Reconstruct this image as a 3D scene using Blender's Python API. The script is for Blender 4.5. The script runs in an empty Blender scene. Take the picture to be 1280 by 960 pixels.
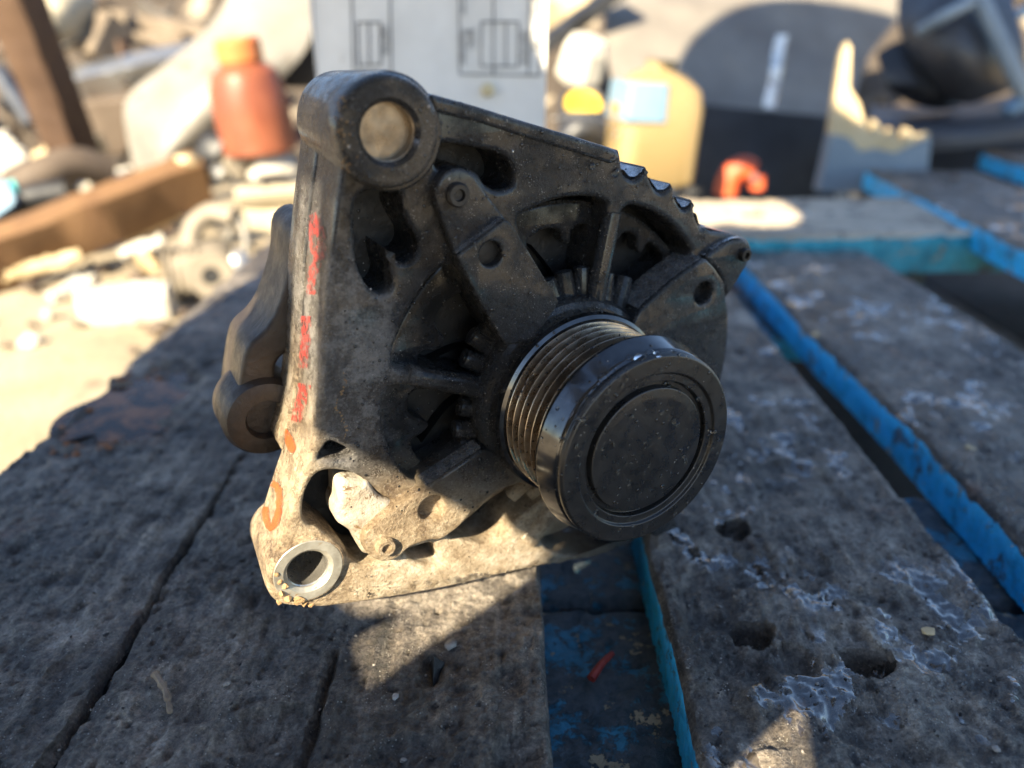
import bpy, bmesh, math, random
import numpy as np
from mathutils import Vector, Matrix
from mathutils.bvhtree import BVHTree

random.seed(7)
rng = np.random.RandomState(11)
scn = bpy.context.scene
COL = scn.collection

# ------------------------------------------------------------------ camera, sky, sun, exposure
PITCH = math.radians(24.6)
CAM_H = 0.168
FPX = 962.0
cam_d = bpy.data.cameras.new('camera')
cam = bpy.data.objects.new('camera', cam_d)
COL.objects.link(cam)
cam.location = (0, 0, CAM_H)
cam.rotation_euler = (math.pi / 2 - PITCH, 0, 0)
cam_d.sensor_width = 36.0
cam_d.lens = FPX / 1280 * 36.0
cam_d.clip_start = 0.01
cam_d.clip_end = 200
cam_d.dof.use_dof = True
cam_d.dof.focus_distance = 0.214
cam_d.dof.aperture_fstop = 6.3
scn.camera = cam

SUN_AZ = math.radians(28)
SUN_EL = math.radians(33)
D = Vector((math.sin(SUN_AZ) * math.cos(SUN_EL), math.cos(SUN_AZ) * math.cos(SUN_EL), -math.sin(SUN_EL)))
w = bpy.data.worlds.new('World')
scn.world = w
w.use_nodes = True
wn = w.node_tree
sky = wn.nodes.new('ShaderNodeTexSky')
sky.sky_type = 'NISHITA'
sky.sun_disc = False
sky.sun_elevation = SUN_EL
sky.sun_rotation = math.atan2(-D.x, -D.y)
sky.air_density = 0.85
sky.dust_density = 0.25
sky.ozone_density = 1.2
wn.links.new(sky.outputs[0], wn.nodes['Background'].inputs[0])
wn.nodes['Background'].inputs[1].default_value = 0.078
sd = bpy.data.lights.new('sun', 'SUN')
sd.energy = 5.0
sd.angle = math.radians(0.5)
sd.color = (1.0, 0.86, 0.62)
sun = bpy.data.objects.new('sun', sd)
COL.objects.link(sun)
sun.rotation_euler = D.to_track_quat('-Z', 'Y').to_euler()
sun.location = (-1, -2, 2)
scn.view_settings.view_transform = 'Standard'
scn.view_settings.look = 'None'
scn.view_settings.gamma = 1
scn.view_settings.use_curve_mapping = False
scn.view_settings.exposure = 2.25

# ------------------------------------------------------------------ pixel helpers (1280x960 photograph)
C0 = Vector((0, 0, CAM_H))
FWD = Vector((0, math.cos(PITCH), -math.sin(PITCH)))
UPV = Vector((0, math.sin(PITCH), math.cos(PITCH)))
RT = Vector((1, 0, 0))
def ray(px, py): return FWD + RT * ((px - 640) / FPX) + UPV * ((480 - py) / FPX)
def at_z(px, py, z=0.0):
    r = ray(px, py); return C0 + r * ((z - CAM_H) / r.z)
def at_y(px, py, y):
    r = ray(px, py); return C0 + r * (y / r.y)
def px_size(n, y): return n / FPX * y / math.cos(PITCH) * 0.93

# ------------------------------------------------------------------ object helpers
def tag(o, label=None, cat=None, group=None, kind=None):
    if label: o['label'] = label
    if cat: o['category'] = cat
    if group: o['group'] = group
    if kind: o['kind'] = kind
    return o
def empty(name, loc=(0, 0, 0)):
    o = bpy.data.objects.new(name, None); COL.objects.link(o); o.location = loc
    o.empty_display_size = 0.02
    return o
def link_mesh(name, me, mats, parent=None, smooth=40):
    if not isinstance(mats, (list, tuple)): mats = [mats]
    for m in mats: me.materials.append(m)
    if smooth:
        for p in me.polygons: p.use_smooth = True
        try: me.set_sharp_from_angle(angle=math.radians(smooth))
        except Exception: pass
    o = bpy.data.objects.new(name, me); COL.objects.link(o)
    if parent: o.parent = parent
    return o
def from_bm(name, bm, mats, parent=None, smooth=40):
    bmesh.ops.recalc_face_normals(bm, faces=bm.faces)
    me = bpy.data.meshes.new(name); bm.to_mesh(me); bm.free()
    return link_mesh(name, me, mats, parent, smooth)
def catmull(pts, n=5, closed=True):
    P = [np.array(p, float) for p in pts]; N = len(P); out = []
    rngi = range(N) if closed else range(N - 1)
    for i in rngi:
        if closed: a, b, c, d = P[i - 1], P[i], P[(i + 1) % N], P[(i + 2) % N]
        else: a, b, c, d = P[max(i - 1, 0)], P[i], P[i + 1], P[min(i + 2, N - 1)]
        for k in range(n):
            t = k / n
            out.append(0.5 * ((2 * b) + (-a + c) * t + (2 * a - 5 * b + 4 * c - d) * t * t + (-a + 3 * b - 3 * c + d) * t ** 3))
    if not closed: out.append(P[-1])
    return out
def curve_plate(name, outer, holes, z_front, depth, bevel, mats, parent=None, bres=2, smooth=35):
    """2D outline (x,y) with holes, extruded from z_front backwards, rounded edges"""
    cu = bpy.data.curves.new(name, 'CURVE'); cu.dimensions = '2D'; cu.fill_mode = 'BOTH'
    for loop in [outer] + holes:
        s = cu.splines.new('POLY'); s.points.add(len(loop) - 1)
        for q, p in zip(s.points, loop): q.co = (p[0], p[1], 0, 1)
        s.use_cyclic_u = True
    cu.extrude = depth / 2 - bevel; cu.bevel_depth = bevel; cu.bevel_resolution = bres; cu.offset = -bevel
    t = bpy.data.objects.new('tmp', cu); COL.objects.link(t)
    dg = bpy.context.evaluated_depsgraph_get()
    me = bpy.data.meshes.new_from_object(t.evaluated_get(dg))
    bpy.data.objects.remove(t); me.name = name
    me.transform(Matrix.Translation((0, 0, z_front - depth / 2)))
    me.materials.clear()
    bm = bmesh.new(); bm.from_mesh(me); bmesh.ops.remove_doubles(bm, verts=bm.verts, dist=1e-6)
    bm.to_mesh(me); bm.free()
    return link_mesh(name, me, mats, parent, smooth)
def lathe(name, prof, mats, parent=None, seg=96, axis='Z', center=(0, 0, 0), smooth=30, wob=0):
    """prof: list of (z, r)"""
    bm = bmesh.new(); rings = []
    for z, r in prof:
        if r <= 1e-9:
            rings.append([bm.verts.new((center[0], center[1], center[2] + z))]); continue
        ring = []
        for k in range(seg):
            a = 2 * math.pi * k / seg
            rr = r * (1 + wob * math.sin(3 * a + z * 60) + wob * math.sin(5 * a - z * 40))
            ring.append(bm.verts.new((center[0] + rr * math.cos(a), center[1] + rr * math.sin(a), center[2] + z)))
        rings.append(ring)
    for A, B in zip(rings, rings[1:]):
        if len(A) == 1 and len(B) == 1: continue
        for k in range(seg):
            k2 = (k + 1) % seg
            if len(A) == 1: bm.faces.new((A[0], B[k2], B[k]))
            elif len(B) == 1: bm.faces.new((A[k], A[k2], B[0]))
            else: bm.faces.new((A[k], A[k2], B[k2], B[k]))
    return from_bm(name, bm, mats, parent, smooth)
def tube(name, pts, rad, mats, parent=None, seg=10, smooth=60, n=5):
    pts = [Vector(p) for p in (catmull(pts, n, False) if n > 1 else pts)]
    bm = bmesh.new(); rings = []
    up = Vector((0.13, 0.2, 1)).normalized()
    for i, p in enumerate(pts):
        t = (pts[min(i + 1, len(pts) - 1)] - pts[max(i - 1, 0)]).normalized()
        a = t.cross(up); a.normalize(); b = t.cross(a)
        r = rad(i / (len(pts) - 1)) if callable(rad) else rad
        rings.append([bm.verts.new(p + (a * math.cos(2 * math.pi * k / seg) + b * math.sin(2 * math.pi * k / seg)) * r) for k in range(seg)])
    for A, B in zip(rings, rings[1:]):
        for k in range(seg): bm.faces.new((A[k], A[(k + 1) % seg], B[(k + 1) % seg], B[k]))
    bm.faces.new(rings[0]); bm.faces.new(rings[-1][::-1])
    return from_bm(name, bm, mats, parent, smooth)
def beam(name, p1, p2, wd, ht, mats, parent=None, roll=0.0, bev=0.002, seg=14, rough=0.0015):
    """timber/box between two points, subdivided along its length and slightly uneven"""
    p1 = Vector(p1); p2 = Vector(p2); L = (p2 - p1).length
    bm = bmesh.new(); rings = []
    prof = []
    for sx, sy in ((1, 1), (-1, 1), (-1, -1), (1, -1)):
        x, y = sx * wd / 2, sy * ht / 2
        if sx * sy > 0: prof += [(x, y - sy * bev), (x - sx * bev, y)]
        else: prof += [(x - sx * bev, y), (x, y - sy * bev)]
    for i in range(seg + 1):
        z = L * i / seg
        rings.append([bm.verts.new((x + random.uniform(-1, 1) * rough, y + random.uniform(-1, 1) * rough, z)) for x, y in prof])
    for A, B in zip(rings, rings[1:]):
        for k in range(8): bm.faces.new((A[k], A[(k + 1) % 8], B[(k + 1) % 8], B[k]))
    bm.faces.new(rings[0]); bm.faces.new(rings[-1][::-1])
    zax = (p2 - p1).normalized(); xax = zax.cross(Vector((0, 0, 1)))
    if xax.length < 1e-3: xax = Vector((1, 0, 0))
    xax.normalize(); yax = zax.cross(xax)
    m = Matrix((xax, yax, zax)).transposed() @ Matrix.Rotation(roll, 3, 'Z')
    o = from_bm(name, bm, mats, parent, 35)
    o.data.transform(m.to_4x4()); o.location = p1
    return o
def patch(name, net, mats, parent=None, thick=0.002, nu=5, nv=5, smooth=50, wob=0.0):
    """net: rows of 3D points -> smooth sheet with thickness"""
    rows = [[np.array(p, float) for p in r] for r in net]
    rows = [catmull(r, nu, False) for r in rows]
    cols = [catmull([r[j] for r in rows], nv, False) for j in range(len(rows[0]))]
    nI, nJ = len(cols), len(cols[0])
    bm = bmesh.new()
    V = [[bm.verts.new(Vector(cols[i][j]) + Vector((random.gauss(0, wob), random.gauss(0, wob), random.gauss(0, wob))) if wob else Vector(cols[i][j])) for j in range(nJ)] for i in range(nI)]
    for i in range(nI - 1):
        for j in range(nJ - 1): bm.faces.new((V[i][j], V[i + 1][j], V[i + 1][j + 1], V[i][j + 1]))
    bmesh.ops.recalc_face_normals(bm, faces=bm.faces)
    bmesh.ops.solidify(bm, geom=bm.faces[:], thickness=thick)
    return from_bm(name, bm, mats, parent, smooth)
def pnet(rows): return [[at_y(*p) for p in r] for r in rows]
def chunk(bm, c, s, seed, flat=1.0):
    """irregular angular lump"""
    r = random.Random(seed)
    res = bmesh.ops.create_icosphere(bm, subdivisions=1, radius=1)
    rot = Matrix.Rotation(r.uniform(0, 6.3), 3, 'Z') @ Matrix.Rotation(r.uniform(-.4, .4), 3, 'X')
    sc = Vector((r.uniform(.7, 1.3), r.uniform(.5, 1.0), r.uniform(.4, .8) * flat))
    for v in res['verts']:
        q = v.co * r.uniform(.7, 1.2); q = Vector((q.x * sc.x, q.y * sc.y, q.z * sc.z))
        v.co = rot @ q * s + Vector(c)

# ------------------------------------------------------------------ materials
def new_mat(name):
    m = bpy.data.materials.new(name); m.use_nodes = True
    nt = m.node_tree; b = nt.nodes['Principled BSDF']
    return m, nt, b
class NT:
    """thin node-graph builder"""
    def __init__(s, nt): s.nt = nt; s.co = nt.nodes.new('ShaderNodeTexCoord').outputs['Object']
    def lk(s, a, b): s.nt.links.new(a, b)
    def setv(s, sock, v):
        if hasattr(v, 'is_linked') or isinstance(v, bpy.types.NodeSocket): s.lk(v, sock)
        else: sock.default_value = v
    def mapping(s, scale=(1, 1, 1), loc=(0, 0, 0)):
        n = s.nt.nodes.new('ShaderNodeMapping'); s.lk(s.co, n.inputs[0]); n.inputs['Scale'].default_value = scale; n.inputs['Location'].default_value = loc
        return n.outputs[0]
    def noise(s, scale, detail=6, rough=0.6, vec=None, dist=0.0):
        n = s.nt.nodes.new('ShaderNodeTexNoise'); s.lk(vec or s.co, n.inputs['Vector'])
        n.inputs['Scale'].default_value = scale; n.inputs['Detail'].default_value = detail
        n.inputs['Roughness'].default_value = rough; n.inputs['Distortion'].default_value = dist
        return n.outputs['Fac']
    def voro(s, scale, feature='F1', vec=None):
        n = s.nt.nodes.new('ShaderNodeTexVoronoi'); n.feature = feature; s.lk(vec or s.co, n.inputs['Vector']); n.inputs['Scale'].default_value = scale
        return n.outputs['Distance'], n.outputs.get('Color')
    def ramp(s, fac, stops):
        n = s.nt.nodes.new('ShaderNodeValToRGB'); s.lk(fac, n.inputs[0]); e = n.color_ramp.elements
        while len(e) < len(stops): e.new(0.5)
        for k, (p, c) in zip(e, stops):
            k.position = p; k.color = (*c, 1) if isinstance(c, (tuple, list)) else (c, c, c, 1)
        return n.outputs[0]
    def mr(s, v, a, b, c=0.0, d=1.0, smooth=True):
        n = s.nt.nodes.new('ShaderNodeMapRange'); n.interpolation_type = 'SMOOTHSTEP' if smooth else 'LINEAR'
        s.setv(n.inputs[0], v)
        for i, x in zip((1, 2, 3, 4), (a, b, c, d)): s.setv(n.inputs[i], x)
        return n.outputs[0]
    def math(s, op, a, b=0.0):
        n = s.nt.nodes.new('ShaderNodeMath'); n.operation = op; s.setv(n.inputs[0], a); s.setv(n.inputs[1], b); return n.outputs[0]
    def mix(s, f, a, b):
        n = s.nt.nodes.new('ShaderNodeMix'); n.data_type = 'RGBA'
        s.setv(n.inputs[0], f); s.setv(n.inputs[6], (*a, 1) if isinstance(a, tuple) else a); s.setv(n.inputs[7], (*b, 1) if isinstance(b, tuple) else b)
        return n.outputs[2]
    def dist(s, p, scale=(1, 1, 1)):
        n = s.nt.nodes.new('ShaderNodeVectorMath'); n.operation = 'SUBTRACT'; s.lk(s.co, n.inputs[0]); n.inputs[1].default_value = p
        m = s.nt.nodes.new('ShaderNodeVectorMath'); m.operation = 'MULTIPLY'; s.lk(n.outputs[0], m.inputs[0]); m.inputs[1].default_value = scale
        l = s.nt.nodes.new('ShaderNodeVectorMath'); l.operation = 'LENGTH'; s.lk(m.outputs[0], l.inputs[0]); return l.outputs['Value']
    def sep(s):
        n = s.nt.nodes.new('ShaderNodeSeparateXYZ'); s.lk(s.co, n.inputs[0]); return n.outputs
    def bump(s, b, h, strength=0.3, distance=0.001, prev=None):
        n = s.nt.nodes.new('ShaderNodeBump'); s.lk(h, n.inputs['Height']); n.inputs['Strength'].default_value = strength; n.inputs['Distance'].default_value = distance
        if prev is not None: s.lk(prev, n.inputs['Normal'])
        s.lk(n.outputs[0], b.inputs['Normal']); return n.outputs[0]

def M(name, c1, c2, scale=60, rough=(.5, .8), metal=0.0, bump=.3, bscale=None, bdist=.001, stretch=None, spots=None, trans=0.0, spec=.5, coat=0):
    m, nt, b = new_mat(name); g = NT(nt)
    vec = g.mapping(stretch) if stretch else None
    n1 = g.noise(scale, 7, .62, vec)
    col = g.ramp(n1, [(.3, c1), (.7, c2)])
    if spots:
        sp = g.mr(g.noise(scale * spots[1], 4, .6, dist=.5), spots[2], spots[2] + .08)
        col = g.mix(sp, col, spots[0])
    g.lk(col, b.inputs['Base Color'])
    g.lk(g.mr(g.noise(scale * 2.3, 4), .3, .7, rough[0], rough[1]), b.inputs['Roughness'])
    b.inputs['Metallic'].default_value = metal
    b.inputs['Specular IOR Level'].default_value = spec
    b.inputs['Coat Weight'].default_value = coat
    b.inputs['Coat Roughness'].default_value = .12
    if trans: b.inputs['Transmission Weight'].default_value = trans
    if bump: g.bump(b, g.noise(bscale or scale * 6, 8, .65, vec), bump, bdist)
    return m

HZ = None
def mat_bracket(name):
    """oily cast aluminium: black grease round the hub, grey bare metal on the left web, tan dried mud at the lower ear"""
    m, nt, b = new_mat(name); g = NT(nt)
    n_big = g.noise(38, 5, .6); n_med = g.noise(190, 7, .72); n_fine = g.noise(1100, 5, .75); n_grain = g.noise(2600, 3, .7)
    nn = g.math('ADD', g.math('MULTIPLY', n_big, .35), g.math('ADD', g.math('MULTIPLY', n_med, .35), g.math('MULTIPLY', n_fine, .30)))
    dh = g.dist((0, .064, -.03), (1, 1, .5))
    grey = g.ramp(nn, [(.42, (.006, .0055, .0052)), (.51, (.014, .012, .011)), (.57, (.040, .035, .033)), (.66, (.16, .15, .145))])
    black = g.ramp(nn, [(.42, (.005, .005, .005)), (.54, (.011, .0105, .011)), (.64, (.045, .042, .042))])
    hubmask = g.mr(g.math('ADD', dh, g.math('MULTIPLY', n_big, -.05)), .030, .068)
    col = g.mix(hubmask, black, grey)
    dl = g.dist((-.068, .086, -.042), (1.5, .72, .2))
    web = g.mr(g.math('ADD', dl, g.math('MULTIPLY', g.noise(90, 7, .75), .06)), .066, .034)
    col = g.mix(g.math('MULTIPLY', web, .75), col, g.ramp(nn, [(.42, (.030, .024, .020)), (.5, (.12, .11, .10)), (.58, (.33, .31, .29))]))
    dd = g.dist((-.065, .012, -.045), (.62, 1.2, .2))
    mud = g.mr(g.math('ADD', dd, g.math('MULTIPLY', n_big, .03)), .075, .045)
    col = g.mix(mud, col, g.ramp(nn, [(.41, (.10, .06, .03)), (.48, (.24, .175, .105)), (.55, (.40, .32, .22)), (.63, (.58, .52, .42))]))
    x = g.sep()
    side = g.mr(g.math('ADD', x[0], g.math('MULTIPLY', n_big, .02)), -.062, -.071)
    hlow = g.mr(g.math('ADD', x[1], g.math('MULTIPLY', n_med, .04)), .205, .155)
    side = g.math('MULTIPLY', side, hlow)
    col = g.mix(g.math('MULTIPLY', side, .85), col, g.ramp(nn, [(.42, (.07, .042, .022)), (.49, (.27, .20, .125)), (.56, (.46, .37, .25)), (.64, (.60, .54, .44))]))
    vd, vc = g.voro(1500)
    grit = g.math('MULTIPLY', g.mr(vd, .32, .18), g.mr(g.noise(260, 3), .52, .60))  # pale speckles painted in as the sparkle of wet grit
    col = g.mix(g.math('MULTIPLY', grit, .6), col, (.45, .42, .38))
    g.lk(col, b.inputs['Base Color'])
    b.inputs['Metallic'].default_value = .2
    b.inputs['Specular IOR Level'].default_value = .7
    r = g.mr(n_med, .38, .62, .16, .42)
    r = g.mix(mud, r, (.5, .5, .5))
    g.lk(g.math('MULTIPLY', g.mr(g.noise(55, 5, .65), .42, .60, .10, .58), g.math('SUBTRACT', 1.0, g.math('MULTIPLY', mud, .7))), b.inputs['Coat Weight']); b.inputs['Coat Roughness'].default_value = .14; b.inputs['Coat IOR'].default_value = 1.6
    g.lk(r, b.inputs['Roughness'])
    h = g.math('ADD', g.math('MULTIPLY', n_fine, .6), g.math('ADD', g.math('MULTIPLY', n_med, .9), g.math('MULTIPLY', g.math('ADD', grit, n_grain), .35)))
    g.bump(b, h, 1.0, .0013)
    return m

def mat_deck():
    m, nt, b = new_mat('greasy_board_top'); g = NT(nt)
    sv = g.mapping((1, .12, 1))
    big = g.noise(14, 5, .6); med = g.noise(90, 8, .74); grain = g.noise(260, 6, .7, sv); fine = g.noise(800, 6, .78)
    a = g.math('ADD', g.math('ADD', g.math('MULTIPLY', big, .28), g.math('MULTIPLY', med, .30)), g.math('ADD', g.math('MULTIPLY', grain, .17), g.math('MULTIPLY', fine, .25)))
    col = g.ramp(a, [(.43, (.018, .0145, .011)), (.478, (.085, .069, .054)), (.52, (.195, .163, .13)), (.555, (.33, .28, .225)), (.61, (.60, .53, .44))])
    st = g.mr(g.noise(23, 6, .7, dist=.6), .60, .68)
    col = g.mix(g.math('MULTIPLY', st, .5), col, (.26, .14, .09))
    gr = g.mr(g.noise(27, 7, .72, g.mapping((1, 1, 1), (3.1, 1.7, 0))), .53, .60)
    col = g.mix(g.math('MULTIPLY', gr, .75), col, g.ramp(fine, [(.4, (.018, .015, .013)), (.6, (.075, .064, .056))]))
    vd, vc = g.voro(900)
    gt = g.math('MULTIPLY', g.mr(vd, .26, .14), g.mr(g.noise(150, 4), .52, .60))
    col = g.mix(g.math('MULTIPLY', gt, .85), col, (.62, .58, .52))
    g.lk(col, b.inputs['Base Color'])
    wet = g.mr(g.noise(24, 6, .68, g.mapping((1, .6, 1), (7.3, 2.2, 0))), .44, .56)
    x = g.sep()
    wet = g.math('MULTIPLY', wet, g.mr(x[0], .0, .06, .45, 1.0))
    rr = g.math('SUBTRACT', g.mr(fine, .35, .65, .62, .42), g.math('MULTIPLY', wet, .24))
    g.lk(rr, b.inputs['Roughness'])
    b.inputs['Specular IOR Level'].default_value = .8
    film = g.math('MULTIPLY', g.mr(g.noise(70, 5, .62, g.mapping((1, .75, 1), (4.4, 8.1, 0))),   .535, .565), g.mr(g.noise(13, 3, .5, g.mapping((1, 1, 1), (1.4, 3.7, 0))), .46, .54))
    film = g.math('MULTIPLY', film, g.mr(x[0], -.02, .05, .12, 1.0))
    wetcol = g.mix(g.math('MULTIPLY', film, .8), col, (.02, .017, .015)); g.lk(wetcol, b.inputs['Base Color'])
    g.lk(g.math('ADD', g.math('MULTIPLY', rr, g.math('SUBTRACT', 1.0, film)), g.math('MULTIPLY', film, .06)), b.inputs['Roughness'])
    g.lk(g.math('MULTIPLY', film, .6), b.inputs['Coat Weight']); b.inputs['Coat Roughness'].default_value = .05; b.inputs['Coat IOR'].default_value = 1.8
    h = g.math('ADD', g.math('MULTIPLY', fine, .7), g.math('ADD', g.math('MULTIPLY', g.noise(340, 6, .72), .9), g.math('ADD', g.math('MULTIPLY', gt, .45), g.math('MULTIPLY', grain, .5))))
    g.bump(b, h, 1.0, .0022)
    bn = [n for n in nt.nodes if n.type == 'BUMP'][0]; g.lk(g.math('SUBTRACT', 1.0, g.math('MULTIPLY', film, .93)), bn.inputs['Strength'])
    return m
def mat_bluepaint(name, c=(.025, .45, .80), wear=.55, dirt=(.06, .05, .045), chip=.60):
    m, nt, b = new_mat(name); g = NT(nt)
    n = g.noise(60, 7, .7); f = g.noise(320, 6, .72)
    col = g.ramp(g.math('ADD', g.math('MULTIPLY', n, .6), g.math('MULTIPLY', f, .4)), [(.36, tuple(v * .45 for v in c)), (.5, c), (.66, tuple(min(1, v * 1.2 + .04) for v in c))])
    d = g.mr(g.noise(55, 8, .75, g.mapping((1, 1, 1), (2, 5, 1))), wear, wear + .06)
    col = g.mix(g.math('MULTIPLY', d, .85), col, g.ramp(f, [(.4, tuple(v * .5 for v in dirt)), (.62, tuple(v * 2.2 for v in dirt))]))
    k = g.mr(g.noise(80, 6, .7, g.mapping((1, 1, 1), (9, 1, 4))), chip, chip + .03)
    col = g.mix(k, col, (.36, .29, .19))
    g.lk(col, b.inputs['Base Color'])
    g.lk(g.mr(f, .3, .7, .32, .62), b.inputs['Roughness'])
    g.bump(b, g.math('ADD', f, g.math('ADD', g.math('MULTIPLY', d, -.4), g.math('MULTIPLY', k, -.8))), .8, .0013)
    return m
MAT = {}
MAT['darkwood'] = M('dark_wood_gap_shade', (.012, .010, .009), (.035, .03, .027), 40, (.6, .8), 0, .5)  # near-black; on the bottom boards it stands for shade in the gaps
MAT['bracket'] = mat_bracket('oily_cast_aluminium')
MAT['deck'] = mat_deck()
MAT['blue'] = mat_bluepaint('blue_painted_edge')
MAT['blue_dirty'] = mat_bluepaint('dirty_blue_board', (.03, .19, .30), .43, (.04, .035, .032))
MAT['teal'] = mat_bluepaint('teal_painted_edge', (.02, .28, .36), .56)
MAT['blackpl'] = M('black_lacquer', (.008, .008, .008), (.020, .0195, .0195), 90, (.22, .42), 0, .25, 300, .0005, spec=.6, spots=((.06, .058, .055), 3.5, .66))
MAT['pulley'] = M('oily_rim_steel', (.055, .055, .057), (.13, .128, .128), 120, (.07, .18), .9, .06, 260, .0002, spots=((.05, .045, .04), 6, .66))
MAT['rib'] = M('rubbed_rib_steel', (.22, .17, .12), (.55, .46, .36), 140, (.22, .4), .9, .15, 400, .0003)
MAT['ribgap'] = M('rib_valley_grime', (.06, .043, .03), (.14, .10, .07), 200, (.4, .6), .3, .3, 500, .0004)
MAT['steel'] = M('bore_steel', (.15, .11, .07), (.42, .33, .23), 170, (.25, .45), .5, .15, 500, .0003, stretch=(1, 1, 6))
MAT['sleeve'] = M('worn_sleeve_steel', (.30, .28, .25), (.50, .48, .44), 130, (.2, .35), .8, .15, 500, .0003)
MAT['bare'] = M('edge_highlight_metal', (.22, .21, .20), (.62, .61, .60), 300, (.16, .34), .75, .5, 900, .0006)  # bright metal for edge strips that stand in for sky highlights
MAT['bolt'] = M('oily_bolt', (.02, .018, .017), (.06, .055, .05), 200, (.3, .5), .6, .3)
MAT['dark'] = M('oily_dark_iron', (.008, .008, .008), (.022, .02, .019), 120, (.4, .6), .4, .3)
MAT['stator'] = M('stator_iron', (.02, .02, .021), (.05, .048, .046), 150, (.35, .55), .5, .3)
MAT['alu'] = M('pale_cast_aluminium', (.25, .20, .145), (.52, .47, .39), 150, (.4, .6), .15, .7, 800, .0009, spots=((.16, .10, .05), 2.2, .57))
MAT['ring'] = M('pale_boss_ring', (.22, .20, .165), (.42, .40, .345), 220, (.35, .55), .5, .3, 600, .0004, spots=((.28, .17, .07), 1.6, .62))
def worn(m, lo, hi):
    nt = m.node_tree; g = NT(nt); g.lk(g.mr(g.noise(520, 7, .78), lo, hi, .0, .7), nt.nodes['Principled BSDF'].inputs['Alpha']); return m
MAT['red'] = worn(M('red_marker_paint', (.22, .014, .010), (.40, .04, .025), 300, (.4, .6), 0, .5), .45, .53)
MAT['orange'] = worn(M('orange_marker_paint', (.42, .055, .008), (.50, .10, .014), 300, (.4, .6), 0, .5), .34, .46)
MAT['speck'] = M('pale_specks', (.16, .145, .13), (.48, .45, .42), 400, (.3, .6), 0, .2)
m, nt, b = new_mat('oil_bead'); b.inputs['Base Color'].default_value = (.012, .011, .011, 1); b.inputs['Roughness'].default_value = .05; b.inputs['IOR'].default_value = 1.6
MAT['bead'] = m
MAT['rust'] = M('flaky_rust', (.22, .12, .05), (.45, .30, .15), 200, (.7, .9), 0, .8)
m, nt, b = new_mat('clear_water'); b.inputs['Base Color'].default_value = (1, 1, 1, 1); b.inputs['Roughness'].default_value = .02; b.inputs['IOR'].default_value = 1.33; b.inputs['Transmission Weight'].default_value = 1.0
MAT['water'] = m
m, nt, b = new_mat('oily_puddle'); g = NT(nt)
g.lk(g.ramp(g.noise(60, 5, .65), [(.44, (.030, .014, .008)), (.58, (.22, .085, .03))]), b.inputs['Base Color']); b.inputs['Roughness'].default_value = .03; b.inputs['Specular IOR Level'].default_value = .3; b.inputs['IOR'].default_value = 1.33; b.inputs['Coat Weight'].default_value = 0; b.inputs['Coat Roughness'].default_value = .02
g.bump(b, g.noise(120, 2), .05, .0006)
MAT['puddle'] = m

# ------------------------------------------------------------------ height noise
_lat = [rng.rand(256, 256) for _ in range(6)]
def vnoise(x, y, k=0):
    L = _lat[k % 6]
    xi = np.floor(x).astype(int); yi = np.floor(y).astype(int); fx = x - xi; fy = y - yi
    fx = fx * fx * (3 - 2 * fx); fy = fy * fy * (3 - 2 * fy)
    a = L[xi % 256, yi % 256]; b_ = L[(xi + 1) % 256, yi % 256]; c = L[xi % 256, (yi + 1) % 256]; d = L[(xi + 1) % 256, (yi + 1) % 256]
    return (a * (1 - fx) + b_ * fx) * (1 - fy) + (c * (1 - fx) + d * fx) * fy - .5
def fbm(x, y, s, octs=4, gain=.55, k=0):
    o = 0; a = 1
    for i in range(octs): o = o + a * vnoise(x * s + 17.3 * i, y * s + 9.1 * i, k + i); s *= 2.03; a *= gain
    return o

# ------------------------------------------------------------------ ground (dusty yard earth)
GZ = -0.146
MAT['sand'] = M('dusty_earth', (0.2720, 0.2167, 0.1403), (0.3995, 0.3315, 0.2295), 9, (.85, .98), 0, .7, 130, .006, spots=((.20, .16, .11), 1.4, .60))
def build_ground():
    xs = np.concatenate([np.linspace(-40, -3, 14)[:-1], np.linspace(-3, 3, 150), np.linspace(3, 40, 14)[1:]])
    ys = np.concatenate([np.linspace(-20, -.6, 8)[:-1], np.linspace(-.6, 4.5, 150), np.linspace(4.5, 60, 16)[1:]])
    X, Y = np.meshgrid(xs, ys, indexing='ij')
    Z = GZ + .020 * fbm(X, Y, 3.0, 3, .5, 1) + .010 * fbm(X, Y, 14, 3, .6, 2) - .004
    Z = np.where((X > -.35) & (X < .75) & (Y > -.4) & (Y < 1.1), np.minimum(Z, GZ - .001), Z)
    nx, ny = X.shape
    idx = np.arange(nx * ny).reshape(nx, ny)
    f = np.stack([idx[:-1, :-1], idx[1:, :-1], idx[1:, 1:], idx[:-1, 1:]], -1).reshape(-1, 4)
    me = bpy.data.meshes.new('ground'); me.from_pydata(np.stack([X, Y, Z], -1).reshape(-1, 3).tolist(), [], f.tolist()); me.update()
    o = link_mesh('ground', me, MAT['sand'], smooth=180); tag(o, kind='structure')
build_ground()

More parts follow.
